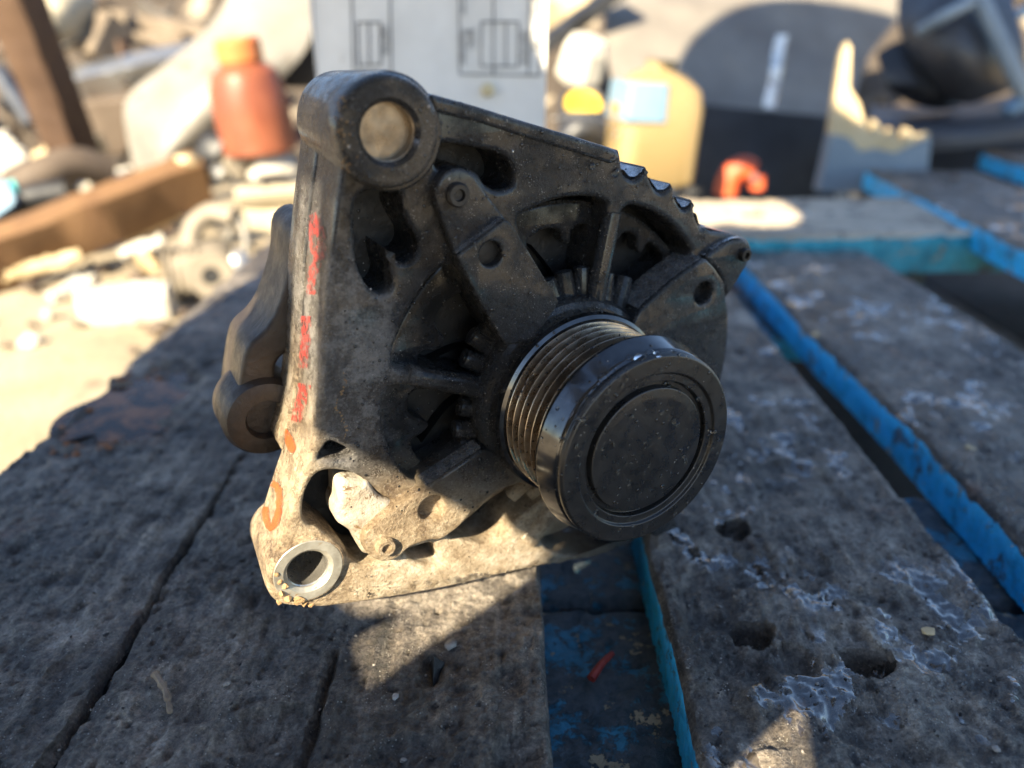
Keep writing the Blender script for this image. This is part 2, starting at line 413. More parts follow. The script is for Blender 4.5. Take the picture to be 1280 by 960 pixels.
# ------------------------------------------------------------------ pallet
pallet = tag(empty('pallet', (0, .3, GZ)), 'greasy blue-edged wooden pallet carrying the alternator', 'pallet')
PIN = Matrix.Translation((0, -.3, -GZ))
PITS = []      # (x, y, rx, ry, depth)
for px, py, rx, ry, dp in ((920, 658, .0046, .0046, .0034), (943, 790, .0048, .0044, .0036), (1086, 826, .0062, .0054, .0052), (1075, 800, .004, .005, .002),
                           (168, 500, .026, .044, .0048),
                           (900, 810, .007, .016, .0022), (885, 745, .010, .010, .0016), (1100, 915, .009, .013, .0020), (1060, 900, .006, .006, .0018), (935, 832, .006, .006, .0016), (968, 822, .012, .006, .0015),
                           (945, 715, .016, .010, .0016), (1000, 620, .02, .012, .0014), (980, 590, .016, .010, .0014), (900, 900, .010, .012, .0016), (350, 915, .012, .010, .0014), (505, 945, .008, .006, .0018), (650, 945, .006, .005, .0016),
                           (540, 835, .003, .006, .002), (330, 745, .006, .008, .0012), (75, 725, .006, .004, .0016), (1010, 830, .004, .004, .0016), (1190, 800, .02, .02, .0012), (1150, 660, .006, .01, .0014), (940, 560, .02, .03, .001), (1010, 540, .02, .02, .001), (640, 855, .004, .004, .0014)):
    p = at_z(px, py); PITS.append((p.x, p.y, rx, ry, dp))
CRACKS = [[(300, 570), (262, 640), (218, 700), (172, 780), (145, 830), (100, 890), (50, 955), (20, 1000)], [(420, 815), (400, 880), (375, 960), (360, 1010)]]
CRACKS = [[at_z(*q) for q in c] for c in CRACKS]
def deck_h(X, Y):
    Z = .0016 * fbm(X, Y, 22, 2, .5, 0) + .0009 * fbm(X, Y, 85, 2, .6, 2) + .0008 * fbm(X, Y * .7, 280, 2, .85, 3) + .0007 * fbm(X, Y, 640, 2, .8, 1)
    # wood-grain ridges along the board, pitted
    Z = Z + .0009 * fbm(X, Y * .05, 190, 3, .7, 4)
    p = fbm(X, Y, 130, 2, .5, 5); Z = Z - .0018 * np.clip(p - .28, 0, 1) * 3; p = fbm(X + 3, Y, 330, 2, .5, 4); Z = Z - .0014 * np.clip(p - .32, 0, 1) * 3
    for (x, y, rx, ry, dp) in PITS:
        ang = np.arctan2((Y - y) / ry, (X - x) / rx)
        q = np.sqrt(((X - x) / rx) ** 2 + ((Y - y) / ry) ** 2) * (1 + .5 * vnoise(X * 160, Y * 160, 1) + .35 * vnoise(X * 60, Y * 60, 2))
        k_ = .18 if dp >= .0034 and rx < .012 else .45; Z = Z - dp * (1.7 if k_ < .3 else 1) * np.clip(1.25 - q, 0, k_) / k_
    for c in CRACKS:
        for a, b_ in zip(c, c[1:]):
            dx, dy = b_.x - a.x, b_.y - a.y; L2 = dx * dx + dy * dy
            t = np.clip(((X - a.x) * dx + (Y - a.y) * dy) / L2, 0, 1)
            dd = np.hypot(X - a.x - t * dx, Y - a.y - t * dy) + .0012 * vnoise(X * 240, Y * 240, 3)
            Z = Z - .0034 * np.clip(1 - dd / (.0012 + .0010 * vnoise(X * 40, Y * 40, 2)), 0, 1)
    return Z
def board(name, x0, x1, y0, y1, z, th, yaw=0.0, step=.0008, flat=1.0, fine_to=.42, mats=None, skew=0, slope=0.0, edge=.0022):
    nx = int((x1 - x0) / step) + 1
    xs = np.linspace(x0, x1, nx)
    ya = [y for y in np.arange(y0, y1, .012) if y < .10]
    yb = list(np.arange(max(y0, .10), min(fine_to, y1), step)) if y0 < fine_to else []
    yc = list(np.arange(max(y0, fine_to), y1, .004))
    ys = np.array(sorted(ya + yb + yc + [y1]))
    U, V = np.meshgrid(xs, ys, indexing='ij')
    cx = (x0 + x1) / 2; cy = y0
    # wandering long edges
    wl = .0018 * fbm(V * 0 + x0 * 7, V, 14, 3, .6, 1); wr = .0018 * fbm(V * 0 + x1 * 7 + 3, V, 14, 3, .6, 2)
    T = (U - x0) / (x1 - x0)
    X = U + wl * (1 - T) + wr * T; Y = V.copy()
    c, s = math.cos(yaw), math.sin(yaw)
    X, Y = cx + (X - cx) * c - (Y - cy) * s, cy + (X - cx) * s + (Y - cy) * c
    de = np.minimum(np.minimum(U - x0, x1 - U), np.minimum(V - y0, y1 - V))
    Zt = z + flat * deck_h(X, Y) - .0035 * np.clip(1 - (de + .0012 * vnoise(X * 90, Y * 90, 1)) / edge, 0, 1) ** 2 + slope * (V - y0)
    n, mm = X.shape
    top = np.stack([X, Y, Zt], -1).reshape(-1, 3)
    idx = np.arange(n * mm).reshape(n, mm)
    faces = np.stack([idx[:-1, :-1], idx[1:, :-1], idx[1:, 1:], idx[:-1, 1:]], -1).reshape(-1, 4).tolist()
    nt_ = len(faces)
    loop = list(idx[:, 0]) + list(idx[-1, 1:]) + list(idx[-2::-1, -1]) + list(idx[0, -2:0:-1])
    k0 = n * mm; verts = top.tolist()
    for fz in (.35, .7, 1.0):
        for v in loop: verts.append((top[v][0] + random.uniform(-.0004, .0004), top[v][1], top[v][2] * (1 - fz) + (z - th + slope * 0) * fz))
    LN = len(loop); rings = [loop] + [list(range(k0 + i * LN, k0 + (i + 1) * LN)) for i in range(3)]
    for A, B in zip(rings, rings[1:]):
        for i in range(LN): j = (i + 1) % LN; faces.append((A[i], B[i], B[j], A[j]))
    faces.append(tuple(rings[-1]))
    me = bpy.data.meshes.new(name); me.from_pydata(verts, [], faces); me.update()
    o = link_mesh(name, me, mats or [MAT['deck'], MAT['blue']], pallet, 50)
    mi = np.zeros(len(me.polygons), dtype=np.int32); mi[nt_:] = 1; me.polygons.foreach_set('material_index', mi)
    me.transform(PIN)
    return o
SX = CAM_H / .1645
BZ = .022
board('deck_board', -.2105 * SX, -.1147 * SX, -.10, .70, 0, BZ, mats=[MAT['deck'], MAT['darkwood']], edge=.0010, step=.001)
board('deck_board', -.1146 * SX, .0102 * SX, -.10, .70, 0, BZ, mats=[MAT['deck'], MAT['darkwood']], edge=.0012)
board('deck_board', .0468 * SX, .1535 * SX, -.10, .70, 0, BZ)
board('deck_board', .1845, .2965, -.10, .625 * SX, 0.001, BZ, fine_to=.42, step=.0014)
b4 = at_z(1280, 352, .020)
board('deck_board', .345, .47, .10, .93, .020, BZ, yaw=math.radians(-5.0), fine_to=.1, step=.003)
board('deck_board', .55, .66, .30, 1.07, .022, BZ, yaw=math.radians(-6.0), fine_to=.1, step=.003)
# boards across, under the deck
for y0, y1 in ((.13, .216), (.2185, .288)):
    o = board('cross_board', -.22, .40, y0 * SX, y1 * SX, -BZ - .0006, .020, mats=[MAT['blue_dirty'], MAT['blue_dirty']], step=.003)
o = board('cross_board', -.22, .62, .045, .12, -BZ - .0006, .020, mats=[MAT['blue_dirty'], MAT['blue_dirty']], step=.004)
# bottom runners and blocks
for x in (-.16, .12, .40):
    for y in (.09, .40, .78):
        o = beam('spacer_block', (x - .04, y - .05, (GZ - .024) / 2), (x - .04, y + .05, (GZ - .024) / 2), .09, -GZ - .062, MAT['blue_dirty'], pallet, bev=.003, seg=3)
        o.data.transform(Matrix.Translation(o.location)); o.location = (0, 0, 0); o.data.transform(PIN)
for x in (-.16, .13, .295, .455, .615):  # near-black boards put in so the deck gaps look deeply shaded
    o = beam('bottom_board', (x, -.05, GZ + .010), (x, 1.22 if x > .2 else .86, GZ + .010), .155, .020, MAT['darkwood'], pallet, bev=.002); o.data.transform(Matrix.Translation(o.location)); o.location = (0, 0, 0); o.data.transform(PIN)
MAT['oldwood'] = M('grey_weathered_wood', (.30, .24, .17), (.55, .47, .36), 30, (.6, .85), 0, .6, 160, .002, stretch=(.25, 1, 1), spots=((.12, .10, .08), 1.2, .58))
def rebase(o):
    o.data.transform(Matrix.Translation(o.location)); o.location = (0, 0, 0); o.data.transform(PIN); return o
o = board('end_beam', .02, .60, .645, .80, .012, .034, mats=[MAT['oldwood'], MAT['teal']], step=.003, fine_to=.3, yaw=math.radians(3))
o = board('cross_board', -.22, .30, .50, .60, -BZ - .001, .020, mats=[MAT['blue_dirty'], MAT['blue']], step=.004, fine_to=.1)
def deckz(x, y): return float(deck_h(np.array([[x]]), np.array([[y]]))[0, 0])

# ------------------------------------------------------------------ alternator
VPX = 55
bx = Vector(((VPX - 640) / FPX, 0, 0)); back = RT * ((VPX - 640) / FPX) + UPV * ((480 - 40) / FPX) + FWD
back.z = 0; back.normalize(); Nn = -back; Ee = Vector((-Nn.y, Nn.x, 0))
P0 = C0 + ray(812, 565) * .2053
HZ = P0.z
alt = tag(empty('alternator', (P0.x, P0.y, 0)), 'oily car alternator with ribbed belt pulley resting on the pallet', 'alternator')
alt.matrix_world = Matrix(((Ee.x, 0, Nn.x, P0.x), (Ee.y, 0, Nn.y, P0.y), (0, 1, 0, 0), (0, 0, 0, 1)))
bpy.context.view_layer.update()
MM = .001
def uv(px, py, wmm):
    """pixel -> local (x, y) on the alternator plane w millimetres in front of the pulley face"""
    r = ray(px, py); t = ((P0 + Nn * (wmm * MM) - C0).dot(Nn)) / r.dot(Nn); q = C0 + r * t - P0
    return (q.dot(Ee), q.z + HZ)
def loop(pts, wmm, n=4, floor=True):
    L = catmull([uv(*p, wmm) for p in pts], n)
    return [(p[0], max(p[1], .0012) if floor else p[1]) for p in L]
def rloop(pts, wmm, rad=.0015):
    """polygon with softly rounded corners"""
    P = [np.array(uv(*p, wmm)) for p in pts]; out = []
    for i in range(len(P)):
        a, b_, c = P[i - 1], P[i], P[(i + 1) % len(P)]
        d1 = (a - b_); l1 = np.linalg.norm(d1); d2 = (c - b_); l2 = np.linalg.norm(d2)
        r = min(rad, l1 * .45, l2 * .45); s, e = b_ + d1 / l1 * r, b_ + d2 / l2 * r
        for t in (0, .25, .5, .75, 1): out.append((1 - t) ** 2 * s + 2 * t * (1 - t) * b_ + t * t * e)
    return [(p[0], max(p[1], .0012)) for p in out]
def circ(px, py, wmm, r, n=40):
    c = uv(px, py, wmm); return [(c[0] + r * math.cos(2 * math.pi * k / n), c[1] + r * math.sin(2 * math.pi * k / n)) for k in range(n)]
WF = -41
outer = [(431, 170), (434, 135), (450, 110), (480, 98), (510, 101), (535, 116), (600, 134), (660, 153), (720, 171), (768, 186),
         (776, 191), (780, 215), (790, 224), (800, 221), (809, 209), (813, 223), (822, 238), (832, 239), (841, 230), (845, 247), (853, 260), (860, 260), (867, 251), (870, 268), (877, 285), (884, 285), (889, 288),
         (915, 293), (934, 299), (941, 312), (936, 328), (909, 374), (912, 386), (911, 430), (904, 470), (890, 520), (870, 580), (840, 640), (800, 680), (750, 700), (705, 707), (690, 706), (640, 716), (560, 735), (490, 748), (430, 757), (390, 760),
         (357, 748), (343, 725), (344, 700), (352, 672), (364, 635), (376, 600), (388, 560), (396, 520), (400, 480), (403, 430), (407, 380), (412, 330), (419, 270), (427, 215)]
H1 = [(446, 250), (470, 236), (500, 240), (505, 262), (512, 280), (523, 300), (522, 316), (512, 327), (500, 328), (491, 319), (486, 314), (488, 335), (491, 355), (481, 369), (468, 366), (455, 350), (446, 325), (444, 285)]
H2 = [(548, 180), (600, 186), (630, 195), (642, 213), (641, 231), (623, 238), (607, 230), (597, 216), (575, 208), (555, 213), (545, 205)]
H3 = [(648, 278), (665, 262), (700, 249), (735, 246), (756, 252), (760, 264), (752, 305), (746, 345), (742, 378), (715, 392), (690, 378), (668, 330)]
H4 = [(775, 280), (780, 263), (793, 257), (820, 266), (845, 285), (862, 308), (862, 320), (830, 350), (803, 378), (775, 392), (757, 380), (764, 330)]
H5 = [(490, 452), (494, 430), (507, 398), (527, 362), (549, 338), (568, 333), (588, 352), (622, 415), (640, 440), (640, 480), (600, 474), (545, 468), (503, 464)]
H6 = [(477, 508), (484, 489), (505, 482), (560, 488), (618, 498), (634, 515), (628, 542), (600, 560), (565, 586), (535, 603), (514, 600), (495, 577), (482, 545)]
H7 = [(399, 574), (405, 561), (413, 553), (428, 558), (441, 567), (430, 573), (414, 574)]
H8 = [(379, 640), (384, 612), (399, 592), (424, 589), (450, 597), (480, 622), (518, 640), (500, 688), (472, 702), (448, 707), (425, 686), (402, 664), (385, 657)]
H9 = [(506, 691), (522, 684), (540, 680), (547, 690), (552, 706), (536, 707), (518, 702)]
H10 = [(561, 670), (588, 648), (635, 608), (668, 606), (690, 612), (672, 632), (650, 648), (634, 668), (612, 680), (590, 678), (574, 674)]
H11 = [(700, 622), (740, 655), (785, 672), (760, 688), (715, 694), (690, 690), (676, 674), (684, 648)]
bracket = curve_plate('drive_end_bracket', loop(outer, WF), [loop(h, WF) for h in (H1, H2, H3, H4, H5, H6, H7, H8, H9, H10, H11)] + [circ(386, 713.5, WF, .0072)], WF * MM, .021, .0016, MAT['bracket'], alt, 3)
EAR = [(431, 170), (434, 135), (450, 110), (480, 98), (512, 104), (535, 125), (520, 190), (478, 215), (455, 240), (444, 300), (440, 380), (432, 470), (424, 540), (410, 580), (396, 600), (384, 610), (376, 600), (388, 560), (396, 520), (400, 480), (403, 430), (407, 380), (412, 330), (419, 270), (427, 215)]
curve_plate('ear_rear_half', loop(EAR, WF), [], -.0624, .017, .0014, MAT['bracket'], bracket, 3)
# stepped inner web behind the windows
W2 = -49
O3 = [(660, 306), (672, 292), (688, 286), (702, 290), (706, 303), (713, 305), (717, 288), (728, 281), (742, 284), (750, 300), (748, 330), (740, 372), (715, 385), (692, 372), (674, 335)]
O4 = [(771, 305), (784, 291), (797, 297), (798, 312), (803, 317), (812, 304), (825, 312), (832, 328), (825, 345), (808, 357), (784, 380), (764, 362), (766, 325)]
O5 = [(545, 400), (553, 385), (570, 370), (587, 368), (602, 385), (622, 420), (635, 440), (634, 470), (580, 466), (532, 460), (524, 450), (528, 440), (546, 438), (557, 425), (549, 412)]
O6 = [(511, 505), (517, 491), (540, 488), (616, 498), (628, 515), (622, 545), (590, 560), (545, 583), (522, 572), (515, 552), (528, 543), (537, 531), (523, 523), (513, 518)]
O10 = [(570, 660), (600, 635), (640, 610), (668, 612), (660, 630), (640, 640), (620, 660), (596, 664)]
cxy = (0, HZ)
ringo = [(58 * MM * math.cos(a), HZ + 58 * MM * math.sin(a)) for a in np.linspace(0, 2 * math.pi, 90)[:-1]]
web = curve_plate('inner_web', ringo, [loop(h, W2) for h in (O3, O4, O5, O6, O10)], W2 * MM, .007, .0013, MAT['bracket'], alt)
# hub
def L(prof): return [(z * MM, r * MM) for z, r in prof]
hub = lathe('bearing_hub', L([(-55, 0), (-55, 30), (-41, 31.5), (-38.5, 30.5), (-37.5, 29), (-37.2, 24), (-36.5, 22.5), (-36.5, 0)]), MAT['bracket'], alt, 80, center=(0, HZ, 0))
# cooling ribs
def rib(name, p_in, p_out, wi, wo, ra, rb, mat=MAT['bracket']):
    a = uv(*p_in, wi); c = uv(*p_out, wo)
    A = Vector((a[0], a[1], wi * MM)); B = Vector((c[0], c[1], wo * MM))
    pts = [A, A.lerp(B, .35), A.lerp(B, .7), A.lerp(B, .93), B]
    f = lambda t: (ra * (1 - t) + rb * t) * (1 if t < .93 else .55)
    return tube(name, pts, f, mat, alt, 14, n=4)
rib('radial_rib', (738, 400), (765, 262), -42.5, -43, .0034, .0028)
rib('radial_rib', (660, 495), (505, 467), -42.5, -43, .0034, .0028)
rib('radial_rib', (715, 600), (655, 675), -42.5, -43, .0040, .0045)
for p_i, p_o in (((712, 398), (703, 338)), ((728, 395), (727, 332)), ((768, 392), (780, 345)), ((785, 395), (806, 362)), ((640, 450), (588, 418)), ((635, 470), (578, 446)),
                 ((640, 515), (572, 508)), ((640, 535), (565, 536)), ((650, 560), (600, 560)), ((690, 590), (660, 618)), ((672, 585), (636, 620)), ((652, 425), (618, 392)), ((646, 440), (603, 404)), ((632, 488), (566, 478)), ((638, 552), (572, 556)), ((660, 572), (618, 592)), ((752, 390), (757, 340)), ((698, 402), (682, 348)), ((795, 402), (822, 378)), ((705, 600), (690, 630))):
    rib('cooling_fin', p_i, p_o, -45, -47, .0034, .0026)
# clamp legs
UL1 = [(545, 250), (546, 230), (557, 214), (574, 209), (592, 216), (602, 232), (618, 255), (632, 272), (660, 320), (695, 380), (665, 420), (630, 430), (595, 372), (570, 320), (553, 275)]
leg1 = curve_plate('clamp_leg', rloop(UL1, -37.5, .003), [], -37.5 * MM, .012, .0009, MAT['bracket'], alt)
UL2 = [(571, 320), (632, 273), (641, 281), (668, 325), (700, 378), (668, 425), (632, 432), (597, 372)]
leg1b = curve_plate('leg_pad', rloop(UL2, -34.5, .0012), [circ(614, 318, -34.5, .0033)], -34.5 * MM, .008, .0007, MAT['bracket'], leg1)
UR = [(800, 388), (842, 350), (882, 322), (893, 333), (906, 352), (909, 374), (911, 398), (890, 408), (860, 430), (815, 440), (780, 430)]
leg2 = curve_plate('clamp_leg', rloop(UR, -36, .002), [circ(880, 367, -36, .0036)], -36 * MM, .014, .0011, MAT['bracket'], alt)
LUG = [(880, 322), (912, 301), (933, 299), (942, 313), (935, 331), (909, 374), (900, 340)]
leg2b = curve_plate('lug', rloop(LUG, -38, .003), [], -38 * MM, .016, .0012, MAT['bracket'], leg2)
LL = [(604, 561), (640, 575), (664, 600), (628, 612), (596, 634), (574, 660), (551, 676), (540, 675), (512, 684), (497, 700), (476, 704), (457, 692), (452, 672), (480, 645), (532, 610)]
leg3 = curve_plate('clamp_leg', rloop(LL, -37, .0022), [circ(541, 636, -37, .0042)], -37 * MM, .013, .0010, MAT['bracket'], alt)
LB = [(424, 608), (432, 601), (452, 603), (463, 604), (476, 622), (500, 634), (494, 662), (470, 690), (455, 694), (444, 672), (434, 663), (423, 655), (420, 640), (424, 628)]
leg3b = curve_plate('leg_end_block', loop(LB, -40, 3), [], -40 * MM, .012, .0022, MAT['alu'], leg3)
LRr = [(790, 600), (830, 620), (850, 660), (820, 672), (770, 640), (750, 615)]
leg4 = curve_plate('clamp_leg', rloop(LRr, -37, .002), [], -37 * MM, .012, .001, MAT['bracket'], alt)
# sockets and screws
def disc(name, px, py, wmm, r, h, mat, parent, dome=.25, seg=32):
    c = uv(px, py, wmm)
    return lathe(name, [(-.008, r * .98), (0, r), (h * .6, r), (h, r * .85), (h * (1 + dome * .3), r * .5), (h, 0)], mat, parent, seg, center=(c[0], c[1], wmm * MM))
def socket_screw(px, py, wmm, r, mat, parent):
    c = uv(px, py, wmm)
    return lathe('screw', L([(-6, 0), (-6, r), (1.0, r), (1.8, r * .85), (1.8, r * .5), (.6, r * .42), (.5, 0)]), mat, parent, 28, center=(c[0], c[1], wmm * MM))
socket_screw(571, 243, -37.5, 3.1, MAT['bolt'], leg1)
socket_screw(929, 318, -38, 2.2, MAT['bolt'], leg2)
socket_screw(481, 682, -37, 3.0, MAT['bracket'], leg3)
for (px, py, wm, pr) in ((614, 318, -37.4, leg1), (880, 367, -44, leg2), (541, 636, -44, leg3)):
    c = uv(px, py, -35 if wm > -40 else -37)
    lathe('screw', L([(-4, 0), (-4, 3.6), (0, 3.6), (.3, 2.6), (.1, 0)]), MAT['dark'], pr, 24, center=(c[0], c[1], wm * MM))
# mounting bosses
def boss(px, py, wmm, ro, ri, length, matring, wall):
    c = uv(px, py, wmm); z = wmm * MM
    o = lathe('mounting_boss', [(-length, ri + .001), (-length, ro * .97), (-.006, ro), (-.0016, ro * .995), (-.0006, ro * .96), (-.0002, ro * .92), (-.0002, ri + .0016), (-.006, ri + .001)], MAT['bracket'], alt, 72, center=(c[0], c[1], z), smooth=25, wob=.006)
    lathe('boss_face', [(-.001, ro * .925), (-.0002, ro * .90), (0, ro * .88), (0, ri + .0010), (-.0010, ri - .0001), (-.002, ri)], matring, o, 72, center=(c[0], c[1], z), smooth=25, wob=.003)
    lathe('bore_sleeve', [(-.0012, ri + .0004), (-.0018, ri - .0004), (-length * .995, ri - .0004), (-length * .995, 0)], wall, o, 64, center=(c[0], c[1], z), smooth=25)
    return o
boss1 = boss(487, 166, -36, .0128, .0068, .0046, MAT['bracket'], MAT['steel'])
boss2 = boss(386, 714, -39.5, .0108, .0060, .026, MAT['ring'], MAT['sleeve'])
# swollen cast body round the two bosses
c1 = uv(486, 167, -41)
lathe('boss_collar', L([(-76, 0), (-76, 12.6), (-45, 13.8), (-41, 13.6), (-40.2, 12.9), (-40.2, 8.0), (-50, 8.0), (-50, 0)]), MAT['bracket'], alt, 60, center=(c1[0], c1[1], 0), wob=.006)
c2 = uv(386, 714, -42)
lathe('boss_collar', L([(-68, 0), (-68, 10.6), (-45, 11.9), (-42.6, 11.7), (-41.6, 11.0), (-41.6, 7.4), (-67, 7.4)]), MAT['bracket'], alt, 60, center=(c2[0], c2[1], 0), wob=.01)
def edge_highlight(pts, wmm, depth, parent, n=4, off=.00025, front=.4, mat=None):
    """added bright metal strip standing in for the sky highlight on a casting edge"""
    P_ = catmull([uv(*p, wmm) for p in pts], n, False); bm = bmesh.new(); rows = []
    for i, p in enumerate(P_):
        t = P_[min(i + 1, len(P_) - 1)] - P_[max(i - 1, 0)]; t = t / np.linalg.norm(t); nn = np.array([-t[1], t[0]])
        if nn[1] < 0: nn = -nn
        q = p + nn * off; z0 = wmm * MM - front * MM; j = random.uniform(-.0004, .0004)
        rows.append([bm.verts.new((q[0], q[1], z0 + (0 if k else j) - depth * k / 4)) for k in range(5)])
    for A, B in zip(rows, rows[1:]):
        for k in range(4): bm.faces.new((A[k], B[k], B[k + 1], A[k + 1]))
    return from_bm('edge_highlight', bm, mat or MAT['bare'], parent, 60)
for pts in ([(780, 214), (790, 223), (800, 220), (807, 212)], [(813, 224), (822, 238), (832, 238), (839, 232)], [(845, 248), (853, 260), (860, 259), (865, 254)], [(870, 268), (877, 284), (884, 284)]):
    edge_highlight(pts, WF, .018, bracket, front=.7, off=.0004)
edge_highlight([(887, 287), (912, 293), (932, 298)], WF, .016, bracket, front=1.4)
edge_highlight([(884, 321), (912, 302), (931, 299)], -38, .012, leg2, front=1.0)
edge_highlight([(800, 387), (842, 350), (880, 323)], -36, .011, leg2, front=.9)
edge_highlight([(573, 319), (632, 274)], -34.5, .0028, leg1, front=.5)
edge_highlight([(534, 609), (604, 562)], -37, .006, leg3, front=.8)
# raised top flange along the upper edge
TOPF = [(535, 116), (600, 134), (660, 153), (720, 171), (772, 188), (777, 200), (765, 206), (715, 190), (655, 172), (596, 153), (545, 142)]
curve_plate('edge_flange', rloop(TOPF, -40.4, .002), [], -40.4 * MM, .008, .0011, MAT['bracket'], alt)
# stator and rear half
lathe('stator_core', L([(-84, 40), (-84, 61.5), (-62, 61.5), (-62, 40)]), MAT['stator'], alt, 120, center=(0, HZ, 0))
lathe('rotor', L([(-66, 0), (-66, 46), (-60, 47), (-59.5, 44), (-60, 12), (-55, 11), (-55, 0)]), MAT['dark'], alt, 64, center=(0, HZ, 0))
for k in range(11):
    a = 2 * math.pi * k / 11 + .2
    p = [Vector((math.cos(a + q * .35) * r * MM, HZ + math.sin(a + q * .35) * r * MM, -.0565)) for q, r in ((0, 24), (.4, 34), (1, 45))]
    bm = bmesh.new(); vs = []
    for v in catmull(p, 4, False):
        vs.append((bm.verts.new(Vector(v) + Vector((0, 0, .0025))), bm.verts.new(Vector(v) + Vector((0, 0, -.0045)))))
    for (a1, a2), (b1, b2) in zip(vs, vs[1:]): bm.faces.new((a1, b1, b2, a2))
    bmesh.ops.solidify(bm, geom=bm.faces[:], thickness=.001)
    from_bm('fan_blade', bm, MAT['stator'], alt)
lathe('rear_housing', L([(-84, 50), (-84, 62), (-92, 62.2), (-112, 60), (-120, 54), (-124, 40), (-124, 0)]), MAT['bracket'], alt, 100, center=(0, HZ, 0))
# rear mounting arm with its boss
WR = -76
MAT['arm'] = M('shaded_brown_arm', (.018, .013, .010), (.06, .046, .036), 70, (.3, .55), .2, .5, 500, .0008)  # brown darkened so the arm carries its shade in the colour
ARM = [(309, 436), (330, 414), (346, 388), (362, 336), (368, 288), (398, 276), (416, 326), (406, 466), (362, 448), (357, 443), (346, 456), (346, 476), (362, 499), (368, 526), (358, 548), (330, 557), (304, 547), (295, 523), (300, 476)]
arm = curve_plate('rear_mounting_arm', loop(ARM, WR, 4), [], WR * MM, .026, .0016, MAT['arm'], alt)
c3 = uv(331, 520, WR)
lathe('mounting_boss', L([(-14, 0), (-14, 12.5), (0, 12.4), (2.4, 11.2), (3, 9), (3, 6.2), (1.5, 5.6), (-3, 5.2), (-4, 0)]), MAT['arm'], arm, 56, center=(c3[0], c3[1], WR * MM))
# side teeth of the front housing on the far side
for k in range(7):
    a = math.radians(14 - k * 9)
    r0 = .0655
    o = curve_plate('housing_tooth', [(r0 * math.cos(a + s) + q, HZ + r0 * math.sin(a + s)) for s, q in ((-.045, 0), (-.045, .004), (.03, .004), (.03, 0))][::1], [], -.050, .018, .0008, MAT['bracket'], alt)

# ------------------------------------------------------------------ pulley
def fil(pts, r=.25, n=3):
    """rounded profile corners with support points so flats stay flat"""
    out = [pts[0]]
    for k in range(1, len(pts) - 1):
        a, b_, c = (np.array(q, float) for q in pts[k - 1:k + 2]); d1 = a - b_; d2 = c - b_; l1 = np.linalg.norm(d1); l2 = np.linalg.norm(d2)
        q = min(r, l1 * .4, l2 * .4); s0 = b_ + d1 / l1 * q; s1 = b_ + d2 / l2 * q
        out.append(tuple(b_ + d1 / l1 * min(q * 1.35, l1 * .49)))
        for i in range(n + 1):
            t = i / n; out.append(tuple((1 - t) ** 2 * s0 + 2 * t * (1 - t) * b_ + t * t * s1))
        out.append(tuple(b_ + d2 / l2 * min(q * 1.35, l2 * .49)))
    return out + [pts[-1]]
prof_face = fil([(-2.6, 17.6), (-2.6, 19.0), (-.9, 19.3), (-.9, 21.4), (0, 21.8), (0, 26.2), (-.7, 26.9), (-1.7, 26.9)])
prof_band = fil([(-1.7, 26.9), (-2.0, 26.4), (-2.4, 26.4), (-2.8, 26.9), (-3.2, 27.2), (-9.4, 28.7), (-10.4, 28.4), (-10.8, 26.0)], .3)
prof_ribs = [(-10.8, 26.5)]
z = -10.8
for k in range(6):
    prof_ribs += [(z - .35, 24.0), (z - 1.05, 23.4), (z - 1.75, 23.4), (z - 2.45, 24.0), (z - 2.9, 25.9), (z - 3.1, 26.0), (z - 3.3, 25.9)]
    z -= 3.3
pulley = lathe('belt_pulley', L(prof_face), MAT['blackpl'], alt, 160, center=(0, HZ, 0), smooth=40)
lathe('front_rim', L(prof_band), MAT['pulley'], pulley, 160, center=(0, HZ, 0), smooth=40)
# valleys and crests get their own wear
ribs = lathe('ribbed_drum', L(prof_ribs + [(z - .3, 24)]), [MAT['ribgap'], MAT['rib']], pulley, 160, center=(0, HZ, 0), smooth=28)
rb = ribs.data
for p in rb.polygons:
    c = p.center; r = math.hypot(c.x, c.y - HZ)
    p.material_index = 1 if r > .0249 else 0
lathe('rear_flange', L([(z - .2, 23), (z - .3, 26.6), (z - .9, 27.6), (z - 2.6, 28.0), (z - 3.4, 27.4), (z - 3.6, 18), (-37, 16)]), MAT['pulley'], pulley, 140, center=(0, HZ, 0), smooth=28)
lathe('dust_cap', L(fil([(-2.8, 17.9), (-.7, 17.5), (-.5, 15), (-.5, 0)], .3)), MAT['blackpl'], pulley, 128, center=(0, HZ, 0), smooth=40)
lathe('cap_groove', L([(-4.4, 22.2), (-4.4, 18.0)]), MAT['dark'], pulley, 96, center=(0, HZ, 0))
pulley.scale = (1.035, 1.035, 1.0); pulley.location = (0, -HZ * .035, 0)
# dark plate added behind the pockets, its black standing for their shade
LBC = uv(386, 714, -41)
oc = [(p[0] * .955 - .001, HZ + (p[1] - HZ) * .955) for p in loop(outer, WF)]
curve_plate('pocket_shade_plate', oc, [[(LBC[0] + .008 * math.cos(2 * math.pi * k / 30), LBC[1] + .008 * math.sin(2 * math.pi * k / 30)) for k in range(30)]], -.0585, .003, .0005, MAT['dark'], alt)

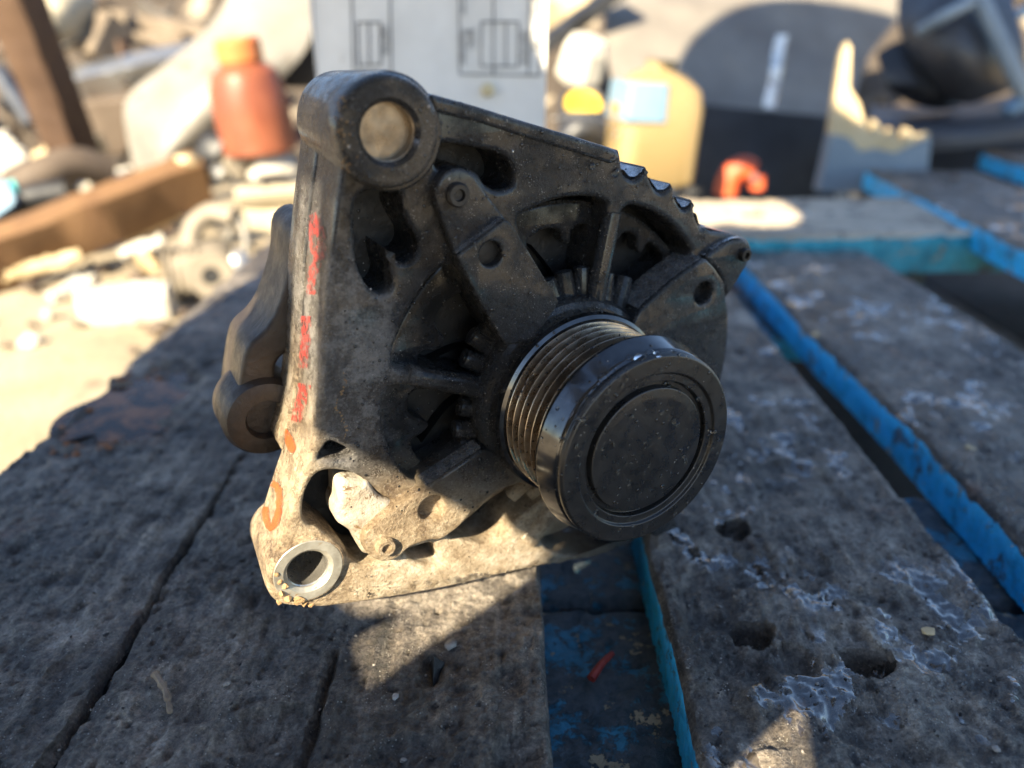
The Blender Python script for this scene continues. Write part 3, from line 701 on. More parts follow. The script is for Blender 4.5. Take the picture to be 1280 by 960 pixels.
# ------------------------------------------------------------------ painted marks, rust, drops (laid on the real surfaces)
def bvh_of(objs):
    vs = []; fs = []
    for o in objs:
        k = len(vs); mw = o.matrix_world
        vs += [mw @ v.co for v in o.data.vertices]; fs += [tuple(k + i for i in p.vertices) for p in o.data.polygons]
    return BVHTree.FromPolygons(vs, fs)
bpy.context.view_layer.update()
bv = bvh_of([o for o in bpy.data.objects if o.type == 'MESH' and o.parent and (o.parent == alt or o.parent.parent == alt)])
AI = alt.matrix_world.inverted()
def hit(px, py):
    d = ray(px, py).normalized(); h = bv.ray_cast(C0, d); return h
def paint(name, poly, mat, off=.00025, n=4):
    """small painted patch: fan of points projected on the casting"""
    pts = catmull(poly, n); c = np.mean(pts, 0); bm = bmesh.new(); rings = []
    for f in (1, .66, .33):
        ring = []
        for p in pts:
            q = c + (p - c) * f; h = hit(q[0], q[1])
            if h[0] is None: return None
            ring.append(bm.verts.new(AI @ (h[0] + h[1] * off)))
        rings.append(ring)
    h = hit(c[0], c[1]); cv = bm.verts.new(AI @ (h[0] + h[1] * off)); N = len(pts)
    for A, B in zip(rings, rings[1:]):
        for i in range(N): bm.faces.new((A[i], A[(i + 1) % N], B[(i + 1) % N], B[i]))
    for i in range(N): bm.faces.new((rings[-1][i], rings[-1][(i + 1) % N], cv))
    return from_bm(name, bm, mat, bracket, 60)
def stroke(name, line, wd, mat, off=.0003, nseg=5):
    pts = catmull(line, nseg, False); bm = bmesh.new(); prev = None
    for i, p in enumerate(pts):
        t = pts[min(i + 1, len(pts) - 1)] - pts[max(i - 1, 0)]; t = t / (np.linalg.norm(t) + 1e-9); nn = np.array([-t[1], t[0]])
        wv = wd * (.8 + .4 * random.random()); row = []
        for f in (-1, -.33, .33, 1):
            q = p + nn * wv * f; h = hit(q[0], q[1])
            if h[0] is None: row = None; break
            row.append(bm.verts.new(AI @ (h[0] + h[1] * off)))
        if row and prev:
            for a in range(3): bm.faces.new((prev[a], prev[a + 1], row[a + 1], row[a]))
        prev = row
    return from_bm(name, bm, mat, bracket, 60)
stroke('painted_mark', [(391, 268), (399, 285), (403, 308), (397, 330), (391, 345), (390, 368)], 6.0, MAT['red'])
stroke('painted_mark', [(389, 275), (391, 300), (393, 318)], 3.0, MAT['red'])
stroke('painted_mark', [(384, 395), (382, 430), (380, 460)], 6.0, MAT['red'])
stroke('painted_mark', [(382, 480), (377, 505), (371, 527)], 7.0, MAT['red'])
paint('painted_mark', [(357, 536), (365, 545), (371, 560), (365, 566), (358, 555)], MAT['orange'])
paint('painted_mark', [(350, 563), (358, 580), (357, 597), (350, 592), (347, 575)], MAT['orange'])
stroke('painted_mark', [(341, 604), (349, 612), (349, 640), (341, 660), (334, 650), (333, 622), (341, 604)], 4.0, MAT['orange'])
# rust crumbs on the lower boss
bm = bmesh.new(); k = 0
for px, py, s in ((352, 742, .0016), (356, 733, .0013), (350, 727, .0012), (360, 748, .0018), (368, 757, .0020), (375, 762, .0016), (372, 752, .0012), (346, 718, .0010), (383, 764, .0011), (349, 752, .0012)):
    h = hit(px, py)
    if h[0] is None: h = hit(px + 6, py - 8)
    if h[0] is not None: chunk(bm, AI @ h[0], s, k + 40); k += 1
from_bm('rust_crust', bm, MAT['rust'], boss2, 30)
bm = bmesh.new()
for i in range(60):
    t = random.random(); px = 427 + 6 * math.sin(t * 9) + random.uniform(-2, 2); py = 460 + t * 90; h = hit(px, py)
    if h[0] is not None and random.random() < .5: chunk(bm, AI @ h[0], random.uniform(.0002, .0005), i)
for i in range(70):
    a = random.uniform(0, 1); px = 424 + 12 * a + random.gauss(0, 6); py = 118 + 95 * a + random.uniform(-5, 5); h = hit(px, py)
    if h[0] is not None: chunk(bm, AI @ h[0], random.uniform(.0001, .00038), i + 500)
tag(from_bm('grit_crumbs', bm, MAT['rust'], bracket, 30), kind='stuff')
bm = bmesh.new()
for i in range(700):
    px, py = random.uniform(430, 905), random.uniform(120, 600); h = hit(px, py)
    if h[0] is None: continue
    dhub = math.hypot(px - 700, py - 484)
    if random.random() > (.5 if px < 560 else .25) or math.hypot(px - 487, py - 166) < 40: continue
    chunk(bm, AI @ h[0], random.uniform(.00008, .00026) * (2.0 if random.random() < .06 else 1), i + 2000)
tag(from_bm('sparkle_grit', bm, MAT['speck'], bracket, 30), kind='stuff')  # pale chips added for the sparkle of wet grit
bm = bmesh.new()
for i in range(620):
    px, py = random.uniform(430, 940), random.uniform(110, 640); h = hit(px, py)
    if h[0] is None: continue
    if math.hypot(px - 487, py - 166) < 40: continue
    bm_c = AI @ h[0]; res = bmesh.ops.create_icosphere(bm, subdivisions=2, radius=random.uniform(.00018, .0005)); nrm = (AI.to_3x3() @ h[1])
    for v in res['verts']: v.co = bm_c + v.co - nrm * (.45 * v.co.dot(nrm))
tag(from_bm('oil_beads', bm, MAT['bead'], bracket, 180), kind='stuff')
# water drops
def drops(name, pts, parent, flat=.55):
    bm = bmesh.new()
    for px, py, r in pts:
        h = hit(px, py)
        if h[0] is None: continue
        nrm = (AI.to_3x3() @ h[1]).normalized(); c = AI @ h[0]
        if nrm.dot(AI @ C0 - c) < 0: nrm = -nrm
        q = nrm.to_track_quat('Z', 'Y').to_matrix()
        res = bmesh.ops.create_uvsphere(bm, u_segments=12, v_segments=8, radius=r)
        sx, sy = random.uniform(.8, 1.25), random.uniform(.8, 1.25)
        for v in res['verts']: v.co = c + q @ Vector((v.co.x * sx, v.co.y * sy, max(v.co.z * flat, -r * .12)))
    o = from_bm(name, bm, MAT['water'], parent, 180); tag(o, kind='stuff'); return o
P = []
for i in range(46):
    t = random.random(); P.append((440 + 250 * t + random.uniform(-4, 4), 752 - 46 * t - abs(random.gauss(0, 4)), random.uniform(.0004, .0011)))
for i in range(110): P.append((random.uniform(430, 640), random.uniform(690, 745), random.uniform(.00015, .0004)))
P += [(740, 208, .0011), (770, 216, .0014), (752, 203, .0006), (766, 200, .0010), (700, 235, .0006), (625, 195, .0007), (640, 190, .0006)]
drops('water_drops', P, bracket)
P = [(755, 475, .0016), (738, 500, .0008), (735, 520, .0007), (822, 443, .0011), (800, 447, .0016), (812, 441, .0012), (786, 447, .0008), (842, 440, .0008), (770, 462, .0006)]
for i in range(110):
    a = random.uniform(0, 6.28); r = random.choice([.5, .9, .95, .98, 1.0]) * random.uniform(.85, 1)
    P.append((812 + 100 * r * math.cos(a), 565 + 108 * r * math.sin(a), random.uniform(.0003, .0009)))
for i in range(30): P.append((random.gauss(800, 30), random.gauss(590, 35), random.uniform(.0003, .0007)))
for i in range(40): P.append((random.uniform(650, 720), random.uniform(420, 560), random.uniform(.0002, .0005)))
drops('water_drops', P, pulley)
pulley_children = [o for o in bpy.data.objects if o.parent == pulley and o.name.startswith('water_drops')]
for o in pulley_children: o.matrix_parent_inverse = pulley.matrix_basis.inverted()

# ------------------------------------------------------------------ puddles on the boards
def puddle(px, py, rx, ry, dz, seed):
    c = at_z(px, py); r = random.Random(seed); bm = bmesh.new(); N = 48
    ph = [r.uniform(0, 6.3) for _ in range(4)]
    ring = []
    for k in range(N):
        a = 2 * math.pi * k / N; f = 1 + .18 * math.sin(2 * a + ph[0]) + .12 * math.sin(3 * a + ph[1]) + .08 * math.sin(5 * a + ph[2]) + .05 * math.sin(9 * a + ph[3])
        ring.append(bm.verts.new((rx * f * math.cos(a), ry * f * math.sin(a), 0)))
    cv = bm.verts.new((0, 0, 0))
    for k in range(N): bm.faces.new((ring[k], ring[(k + 1) % N], cv))
    o = from_bm('puddle', bm, MAT['puddle'], None, 180)
    gx, gy = np.meshgrid(np.linspace(c.x - rx, c.x + rx, 30), np.linspace(c.y - ry, c.y + ry, 30)); hh = np.sort(deck_h(gx, gy).ravel())
    o.location = (c.x, c.y, float(hh[int(len(hh) * dz)])); tag(o, kind='structure')
for i, a in enumerate([(168, 500, .026, .046, .62)]):
    puddle(*a, seed=i + 3)

# ------------------------------------------------------------------ crumbs on the boards
MAT['pebble'] = M('pale_grit', (.10, .09, .08), (.34, .31, .28), 200, (.6, .9), 0, .4)
MAT['twig'] = M('dry_twig', (.14, .10, .07), (.28, .22, .16), 200, (.7, .9), 0, .5)
bm = bmesh.new(); pos = []
for i in range(2400):
    y = .10 + .45 * random.random() ** 1.5
    x = random.choice([random.uniform(-.21, .008), random.uniform(.05, .155), random.uniform(.175, .29)])
    s = random.uniform(.0002, .0006) * (2.2 if random.random() < .05 else 1)
    pos.append((x, y, s))
zz = deck_h(np.array([[p[0] for p in pos]]), np.array([[p[1] for p in pos]]))[0]
for i, (x, y, s_) in enumerate(pos):
    k0 = len(bm.faces); chunk(bm, (x, y, zz[i] + s_ * .3), s_, i); mi = 1 if random.random() < .45 else 0
    if mi:
        bm.faces.ensure_lookup_table()
        for fc in bm.faces[k0:]: fc.material_index = 1
tag(from_bm('crumbs', bm, [MAT['pebble'], MAT['darkwood']], None, 0), 'fine pale grit scattered over the greasy boards', 'grit', kind='stuff')
def onz(px, py, dz=0):
    p = at_z(px, py); return Vector((p.x, p.y, deckz(p.x, p.y) + dz))
bm = bmesh.new()
for i in range(70):
    a_ = random.uniform(1.6, 5.2); f = random.uniform(.75, 1.25); c_ = at_z(168, 500); x, y = c_.x + .026 * f * math.cos(a_), c_.y + .046 * f * math.sin(a_)
    if x > -.213: chunk(bm, (x, y, deckz(x, y) + .0006), random.uniform(.0008, .0026), i + 3000, .6)
tag(from_bm('rust_flakes', bm, M('orange_rust', (.20, .075, .03), (.40, .17, .07), 200, (.7, .9), 0, .5), None, 0), 'orange rust flakes round the edge of the brown puddle', 'rust', kind='stuff')
a, c = onz(196, 852, .004), onz(213, 892, .0012)
tw = tube('twig', [a, a.lerp(c, .5) + Vector((.001, 0, .0005)), c], lambda t: (.0011 - .0004 * t) * (1 + .22 * math.sin(t * 23) + .15 * math.sin(t * 41)), MAT['twig'], None, 7, n=9, smooth=20); tag(tw, 'short broken brown twig lying on the greasy board', 'twig')
tw = tube('wood_splinter', [onz(742, 793, -BZ + .003), onz(755, 778, -BZ + .004), onz(769, 764, -BZ + .004)], lambda t: .0016 - .0006 * t, M('red_splinter', (.22, .02, .015), (.34, .05, .03), 300, (.4, .6)), None, 6); tag(tw, 'small red splinter lying in the gap between the boards', 'splinter')
bm = bmesh.new(); chunk(bm, (0, 0, 0), .0022, 5); bmesh.ops.subdivide_edges(bm, edges=bm.edges[:], cuts=1, use_grid_fill=True, fractal=.5, seed=2); o = from_bm('pebble', bm, MAT['pebble'], None, 60); o.location = onz(563, 806, .001); tag(o, 'small round grey pebble beside the sunlit patch of board', 'pebble')
bm = bmesh.new(); chunk(bm, (0, 0, 0), .0015, 9, .7); bmesh.ops.subdivide_edges(bm, edges=bm.edges[:], cuts=1, use_grid_fill=True, fractal=.6, seed=3); o = from_bm('pebble', bm, M('white_chip', (.22, .21, .20), (.36, .35, .33), 200), None, 30); o.location = onz(494, 873, .001); tag(o, 'small white angular chip on the greasy board', 'pebble')
bm = bmesh.new()
for v in ((-.0012, .004, 0), (.0035, .003, .001), (.0008, -.006, .0), (.0005, .002, .0045)): bm.verts.new(v)
bm.verts.ensure_lookup_table()
for f in ((0, 1, 3), (1, 2, 3), (2, 0, 3), (0, 2, 1)): bm.faces.new([bm.verts[i] for i in f])
o = from_bm('bark_chip', bm, MAT['dark'], None, 0); o.location = onz(540, 836, .0005); tag(o, 'pointed black chip stuck on the board', 'chip')
MAT['fleck'] = M('cream_bare_wood', (.45, .32, .16), (.62, .48, .28), 120, (.6, .8), 0, .4)
for px, py, s, l in ((1020, 418, .004, 'pale chip on the blue edge of a board'), (1212, 562, .0035, 'pale chip on the greasy board past the gap'), (1160, 790, .0022, 'tan splinter beside the round hole in the board')):
    bm = bmesh.new(); chunk(bm, (0, 0, 0), s, int(px), .6); o = from_bm('wood_chip', bm, MAT['fleck'], None, 40); o.location = onz(px, py, .001); tag(o, l, 'wood chip')

# ------------------------------------------------------------------ added out-of-view sheet, cut to throw shade in place of the photographer
S_ = Vector((math.cos(SUN_AZ), -math.sin(SUN_AZ), 0)); T_ = S_.cross(D)
SHADE = [(-.33, -.10), (-.345, .05), (-.365, .12), (-.43, .21), (-.47, .30), (-.46, .43), (-.40, .455), (-.24, .455), (-.225, .378), (-.105, .395), (-.11, .44), (-.165, .49), (-.17, .595), (-.30, .62), (-.41, .68), (-.44, .82), (-.44, .98), (-.38, 1.12), (-.25, 1.20), (-.05, 1.22), (.10, 1.05), (.15, .5), (.16, .0), (.1, -.12), (0, -.16)]
HOLE1 = [(-.149, .198), (-.134, .194), (-.1305, .165), (-.130, .134), (-.112, .1255), (-.089, .1135), (-.091, .106), (-.104, .083), (-.111, .068), (-.120, .071), (-.127, .075), (-.119, .084), (-.132, .080), (-.158, .083), (-.1575, .110), (-.152, .150), (-.150, .175)]  # openings cut in the added sheet to let sun onto chosen patches
HOLE4 = [(-.1755, .168), (-.1765, .122), (-.184, .124), (-.184, .170)]
HOLE3 = [(-.121, .655), (-.120, .70), (-.11, .706), (-.088, .662), (-.02, .654), (-.02, .640), (-.09, .634), (-.118, .642)]
HOLE2 = [(-.003, .095), (-.020, .070), (-.012, .058), (.007, .062), (.004, .082)]
MAT['sheet'] = M('dull_grey_sheet', (.10, .10, .10), (.18, .175, .17), 12, (.6, .8), .2, .2, 60, .002)
KS = -.32
def dense(p, n=3):
    return [tuple(q) for q in catmull(p, n)]
sh = curve_plate('shade_blocker', dense(SHADE, 4), [HOLE1, HOLE2, HOLE3, HOLE4], 0, .003, .0005, MAT['sheet'], None)
sh.matrix_world = Matrix(((S_.x, T_.x, -D.x, D.x * KS), (S_.y, T_.y, -D.y, D.y * KS), (S_.z, T_.z, -D.z, D.z * KS), (0, 0, 0, 1)))
bpy.context.view_layer.update()
for s_, t_ in ((-.25, -.06), (.08, -.09)):
    p = S_ * s_ + T_ * t_ + D * KS; q = Vector((p.x - .05, p.y - .12, GZ - .01))
    o = beam('blocker_post', q, p - D * .02, .04, .03, MAT['darkwood'], None); o.parent = sh; o.matrix_parent_inverse = sh.matrix_world.inverted()  # posts added only to hold up the unseen sheet
tag(sh, 'added unseen grey sheet cut to cast shade in place of the photographer', 'metal sheet')

# ------------------------------------------------------------------ printed plate behind the alternator
PY = .52
MAT['plate'] = M('white_printed_sheet', (.72, .71, .68), (.86, .85, .82), 25, (.45, .6), .1, .15, 200, .0006, spots=((.34, .28, .22), 1.1, .66))
MAT['ink'] = M('grey_ink', (.05, .05, .055), (.09, .09, .10), 100, (.6, .7), 0, 0)
pl0 = at_y(386, 0, PY); pl1 = at_y(684, 0, PY)
plz = .0; plh = pl0.z + .05
plate = tag(empty('printed_plate', ((pl0.x + pl1.x) / 2, PY, 0)), 'worn white sheet printed with boxes and sideways lettering behind the alternator', 'sign')
pwid = pl1.x - pl0.x
sheet = patch('sheet', [[(-pwid / 2 + pwid * i / 4, .0012 * math.sin(i * 2.1 + j), -.004 + plh * j / 3) for i in range(5)] for j in range(4)], MAT['plate'], plate, .0012)
def pq(px, py):
    q = at_y(px, py, PY); return q.x - plate.location.x, q.z
def ink_line(bm, a, c, wd=.00045):
    (x0, z0), (x1, z1) = pq(*a), pq(*c)
    dx, dz = x1 - x0, z1 - z0; l = math.hypot(dx, dz); nx, nz = -dz / l * wd, dx / l * wd
    vs = [bm.verts.new((x, -.0031, z)) for x, z in ((x0 + nx, z0 + nz), (x1 + nx, z1 + nz), (x1 - nx, z1 - nz), (x0 - nx, z0 - nz))]
    bm.faces.new(vs)
sx = lambda u: 430 + u / 4.74
for a, c in (((50, -60), (62, 420)), ((278, -60), (284, 432)), ((62, 420), (284, 432)), ((85, 133), (90, 385)), ((152, 133), (156, 385)), ((220, 133), (224, 383)), ((85, 133), (220, 133)), ((90, 385), (224, 383)),
             ((683, -60), (688, 437)), ((886, -60), (886, 440)), ((1100, -60), (1092, 443)), ((1162, -60), (1160, 445)), ((688, 437), (1160, 445)), ((815, 130), (812, 390)), ((960, 130), (960, 390)), ((1033, 130), (1030, 393)), ((815, 130), (1033, 130)), ((812, 390), (1030, 393))):
    bm = bmesh.new(); ink_line(bm, (sx(a[0]), a[1] / 4.74), (sx(c[0]), c[1] / 4.74)); from_bm('printed_line', bm, MAT['ink'], plate, 0)
bm = bmesh.new(); ink_line(bm, (392, -12), (398, 95), .0003); from_bm('printed_line', bm, MAT['ink'], plate, 0)
def text(body, u, v, size):
    """sideways lettering reading downwards; (u, v) crop position of its bottom end"""
    cu = bpy.data.curves.new('t', 'FONT'); cu.body = body; cu.size = size; cu.align_x = 'RIGHT'; cu.align_y = 'CENTER'; cu.extrude = .00005
    t = bpy.data.objects.new('t', cu); COL.objects.link(t); dg = bpy.context.evaluated_depsgraph_get()
    me = bpy.data.meshes.new_from_object(t.evaluated_get(dg)); bpy.data.objects.remove(t)
    x, z = pq(sx(u), v / 4.74)
    me.transform(Matrix.Translation((x, -.0032, z)) @ Matrix.Rotation(math.pi / 2, 4, 'X') @ Matrix.Rotation(-math.pi / 2, 4, 'Z'))
    me.materials.clear(); return link_mesh('lettering', me, MAT['ink'], plate, 0)
text('INSPECTION', 1132, 298, .0066); text('Passenger', 714, 388, .0052); text('BHC', 754, 292, .0058); text('Inner', 716, 92, .0052); text('DETAIL', 250, 332, .0052); text('SERVICE', 1064, 380, .0052)
pn = pq(610, 112)
o = lathe('screw', [(-.002, 0), (-.002, .0042), (.0005, .0042), (.0018, .003), (.002, 0)], M('brass_screw', (.6, .5, .3), (.8, .7, .45), 90, (.3, .5), .4), plate, 24)
o.data.transform(Matrix.Translation((pn[0], -.003, pn[1])) @ Matrix.Rotation(math.pi / 2, 4, 'X'))

# ------------------------------------------------------------------ scrap behind: materials
MAT['timber'] = M('orange_brown_timber', (0.1100, 0.0550, 0.0225), (0.1900, 0.1050, 0.0450), 18, (.6, .8), 0, .5, 90, .002, stretch=(1, 1, .12))
MAT['timber_dk'] = M('dark_brown_timber', (0.0450, 0.0225, 0.0126), (0.0810, 0.0450, 0.0248), 18, (.6, .8), 0, .5, 90, .002, stretch=(1, 1, .12))
MAT['plank'] = M('grey_brown_plank', (0.0960, 0.0720, 0.0510), (0.1800, 0.1440, 0.1080), 18, (.7, .9), 0, .5, 90, .002, stretch=(1, 1, .12))
MAT['white'] = M('chalky_white', (0.3600, 0.3375, 0.2850), (0.4950, 0.4650, 0.4050), 14, (.6, .8), 0, .3, 60, .002)
MAT['silver'] = M('bare_silver_metal', (0.3600, 0.3600, 0.3600), (0.4960, 0.4960, 0.4880), 16, (.25, .4), .85, .2, 60, .001)
MAT['greymetal'] = M('grey_painted_metal', (.13, .115, .10), (.22, .20, .17), 10, (.45, .65), .1, .2, 50, .002, spots=((.22, .15, .09), 1.5, .64))
MAT['palemetal'] = M('pale_scuffed_metal', (.13, .12, .105), (.22, .205, .18), 12, (.45, .65), .1, .25, 50, .002, spots=((.14, .11, .08), 1.8, .60))
MAT['cream'] = M('cream_plastic', (0.3300, 0.2820, 0.1980), (0.4080, 0.3600, 0.2700), 14, (.45, .6), 0, .2, 60, .001)
MAT['castal'] = M('dusty_cast_metal', (0.1560, 0.1300, 0.0975), (0.2470, 0.2145, 0.1690), 25, (.6, .8), .2, .5, 110, .002)
MAT['orangepl'] = M('faded_orange_plastic', (0.1400, 0.0350, 0.0175), (0.2380, 0.0735, 0.0315), 16, (.4, .6), 0, .2, 70, .001)
MAT['rubber'] = M('black_plastic', (.010, .010, .011), (.022, .022, .023), 16, (.35, .55), 0, .25, 70, .001)
MAT['engine'] = M('grey_black_plastic', (.022, .023, .027), (.045, .046, .052), 12, (.35, .55), 0, .3, 60, .002)
MAT['void'] = M('black_bin', (.005, .005, .006), (.012, .012, .013), 10, (.6, .8), 0, .2)
MAT['brownbox'] = M('brown_rusty_steel', (0.0720, 0.0510, 0.0360), (0.1200, 0.0900, 0.0660), 14, (.6, .8), .1, .4)
MAT['yellow'] = M('yellow_plastic', (.55, .36, .02), (.68, .46, .04), 20, (.3, .5))
MAT['labelblue'] = M('pale_blue_label', (.11, .19, .27), (.17, .26, .34), 20, (.5, .7))
MAT['redpart'] = M('orange_red_plastic', (.48, .07, .02), (.60, .12, .04), 20, (.4, .6))
MAT['bluegrey'] = M('blue_grey_board', (.13, .17, .21), (.22, .27, .31), 14, (.6, .8), 0, .4)
MAT['pine'] = M('fresh_split_wood', (0.4350, 0.3300, 0.1800), (0.5550, 0.4500, 0.2850), 25, (.6, .8), 0, .5, 120, .002)
MAT['cyan'] = M('turquoise_scrap', (.03, .38, .42), (.06, .50, .52), 20)
MAT['heap'] = M('dark_scrap_heap', (0.0270, 0.0210, 0.0168), (0.0900, 0.0690, 0.0510), 5, (.7, .9), .1, .7, 30, .01, spots=((.32, .27, .20), 1.3, .60))
m, nt, b = new_mat('hazy_jug_plastic'); b.inputs['Base Color'].default_value = (.26, .185, .085, 1); b.inputs['Roughness'].default_value = .4; b.inputs['Subsurface Weight'].default_value = .3; b.inputs['Subsurface Radius'].default_value = (.03, .02, .01)
MAT['jug'] = m

# heap of scrap at the back
def build_heap():
    xs = np.linspace(-3.4, 3.4, 130); ys = np.linspace(1.75, 4.8, 70); X, Y = np.meshgrid(xs, ys, indexing='ij')
    r = np.clip((Y - 1.75) / 1.2, 0, 1); Z = GZ - .03 + (r * r * (3 - 2 * r)) * (.85 + .35 * fbm(X, Y, 1.3, 3, .5, 1)) + .18 * r ** .5 * fbm(X, Y, 5, 3, .6, 3)
    n, k = X.shape; idx = np.arange(n * k).reshape(n, k)
    f = np.stack([idx[:-1, :-1], idx[1:, :-1], idx[1:, 1:], idx[:-1, 1:]], -1).reshape(-1, 4)
    me = bpy.data.meshes.new('scrap_heap'); me.from_pydata(np.stack([X, Y, Z], -1).reshape(-1, 3).tolist(), [], f.tolist()); me.update()
    o = link_mesh('scrap_heap', me, MAT['heap'], None, 180); tag(o, 'dark mixed heap of scrap filling the back of the yard', 'scrap heap', kind='stuff')
    bm = bmesh.new(); rr = random.Random(3)
    for i in range(420):
        x = rr.uniform(-2.6, 2.6); y = rr.uniform(1.8, 3.2); t = min(max((y - 1.75) / 1.2, 0), 1); z = GZ + (t * t * (3 - 2 * t)) * .85 + rr.uniform(-.02, .08)
        s = rr.uniform(.02, .09); res = bmesh.ops.create_cube(bm, size=1)
        rot = Matrix.Rotation(rr.uniform(0, 6.3), 3, 'Z') @ Matrix.Rotation(rr.uniform(-1.2, 1.2), 3, 'X') @ Matrix.Rotation(rr.uniform(-1.2, 1.2), 3, 'Y')
        sc = Vector((s * rr.uniform(.6, 3), s * rr.uniform(.2, .9), s * rr.uniform(.08, .5)))
        for v in res['verts']: v.co = rot @ Vector((v.co.x * sc.x, v.co.y * sc.y, v.co.z * sc.z)) + Vector((x, y, z))
        mi = rr.choice([0, 0, 0, 1, 2, 3, 4])
        for v in res['verts']:
            for fc in v.link_faces: fc.material_index = mi
    tag(from_bm('scrap_pieces', bm, [MAT['heap'], MAT['plank'], MAT['greymetal'], MAT['rubber'], MAT['brownbox']], None, 0), 'jumbled small scrap pieces lying over the heap', 'scrap', kind='stuff')
build_heap()
# rubble on the bright earth
bm = bmesh.new(); rr = random.Random(5)
for i in range(420):
    x = rr.uniform(-1.6, 1.7); y = rr.uniform(.75, 2.0)
    if -.30 < x < .75 and y < 1.05: continue
    s = rr.uniform(.003, .02) * (2.0 if rr.random() < .08 and y > 1.1 else 1)
    k0 = len(bm.faces); chunk(bm, (x, y, GZ + s * .15), s, i + 900, .8); bm.faces.ensure_lookup_table(); mi = rr.choice([0, 2, 2, 2, 1])
    for fc in bm.faces[k0:]: fc.material_index = mi
tag(from_bm('rubble', bm, [MAT['castal'], MAT['white'], MAT['brownbox']], None, 0), 'loose rubble and offcuts strewn on the bright earth', 'rubble', kind='stuff')

def rbox_loft(secs, mat, name, parent):
    bm = bmesh.new(); rings = []
    for z, a, b_, p in secs:
        ring = []
        for k in range(40):
            t = 2 * math.pi * k / 40; c, s = math.cos(t), math.sin(t)
            ring.append(bm.verts.new((a * math.copysign(abs(c) ** p, c), b_ * math.copysign(abs(s) ** p, s), z)))
        rings.append(ring)
    for A, B in zip(rings, rings[1:]):
        for k in range(40): bm.faces.new((A[k], A[(k + 1) % 40], B[(k + 1) % 40], B[k]))
    bm.faces.new(rings[0][::-1]); bm.faces.new(rings[-1])
    return from_bm(name, bm, mat, parent, 40)
def to_local(o, root): o.data.transform(Matrix.Translation(-Vector(root.location))); o.parent = root; return o
# ---- left side
def bpx(name, a, c, wpx, hpx, mat, label, cat, roll=0, **k):
    A, B = at_y(*a), at_y(*c); y = (a[2] + c[2]) / 2
    o = beam(name, A, B, px_size(wpx, y), px_size(hpx, y), mat, None, roll, **k); tag(o, label, cat); return o
bpx('timber_beam', (-60, 345, .98), (252, 222, 1.22), 40, 62, MAT['timber'], 'orange-brown timber beam lying across the sunlit rubble', 'timber', roll=.25, bev=.003)
bpx('timber_post', (2, -40, 1.30), (92, 190, 1.42), 48, 40, MAT['timber_dk'], 'dark brown timber post leaning in the scrap', 'timber', roll=.4, bev=.003)
bpx('metal_channel', (70, 112, 1.62), (262, 68, 1.75), 30, 28, MAT['silver'], 'long silver metal channel lying in the scrap', 'metal strip', roll=.4)
bpx('steel_box', (60, 165, 1.62), (175, 150, 1.66), 60, 62, MAT['brownbox'], 'brown rusty steel box beneath the silver channel', 'box', roll=.1, bev=.006)
bpx('plank', (140, 22, 2.0), (262, 44, 1.95), 22, 18, MAT['plank'], 'upper grey-brown plank lying on the heap', 'plank')
bpx('plank', (140, 50, 1.95), (235, 50, 1.9), 18, 14, MAT['plank'], 'lower grey-brown plank with a bright end lying on the heap', 'plank')
bpx('plank', (-30, 208, 1.45), (95, 196, 1.48), 40, 20, MAT['plank'], 'weathered plank lying behind the foot of the dark post', 'plank')
bpx('plank', (60, 232, 1.3), (150, 222, 1.34), 40, 26, MAT['plank'], 'short grey offcut lying above the timber beam', 'plank')
o = tube('rubber_hose', [at_y(-30, 265, 1.15), at_y(40, 225, 1.18), at_y(90, 205, 1.22), at_y(135, 215, 1.26)], px_size(20, 1.2), MAT['brownbox'], None, 12); tag(o, 'thick dark brown hose lying above the timber beam', 'hose')
o = tube('rubber_hose', [at_y(-30, 285, 1.1), at_y(30, 250, 1.13), at_y(85, 240, 1.15)], px_size(16, 1.1), MAT['rubber'], None, 12); tag(o, 'black hose half hidden behind the timber beam', 'hose')
o = tube('steel_rod', [at_y(-5, 85, 1.5), at_y(18, 120, 1.5), at_y(38, 152, 1.5)], px_size(9, 1.5), M('blue_grey_rod', (.08, .09, .11), (.14, .15, .18), 20, (.3, .5), .6), None, 12); tag(o, 'blue-grey steel rod leaning behind the dark post', 'rod')
# white block on the earth
wb = at_y(160, 392, .90)
o = beam('white_block', at_y(104, 384, .88), at_y(214, 376, .90), .042, .040, MAT['white'], None, .1, bev=.005, rough=.002); tag(o, 'chalky white block lying on the sunlit earth', 'block')
o = beam('white_offcut', at_y(85, 360, 1.0), at_y(120, 356, 1.0), .03, .02, MAT['white'], None, .3, bev=.004, rough=.002); tag(o, 'small pale offcut behind the white block', 'offcut')
o = beam('pale_offcut', at_y(-6, 180, 1.25), at_y(24, 214, 1.2), px_size(38, 1.2), .03, MAT['white'], None, .5, bev=.006, rough=.004); tag(o, 'bright cream jagged offcut above the black hose', 'offcut')
o = patch('turquoise_scrap', pnet([[(2, 232, 1.12), (18, 224, 1.12)], [(6, 246, 1.12), (24, 240, 1.12)]]), MAT['cyan'], None, .004); tag(o, 'small turquoise plastic scrap beside the black hose', 'plastic scrap')
o = patch('grey_rag', pnet([[(-20, 240, 1.12), (8, 226, 1.12)], [(-15, 262, 1.1), (22, 252, 1.1)], [(-20, 285, 1.08), (5, 268, 1.09)]]), MAT['labelblue'], None, .006); tag(o, 'pale blue-grey rag below the cream offcut', 'rag')
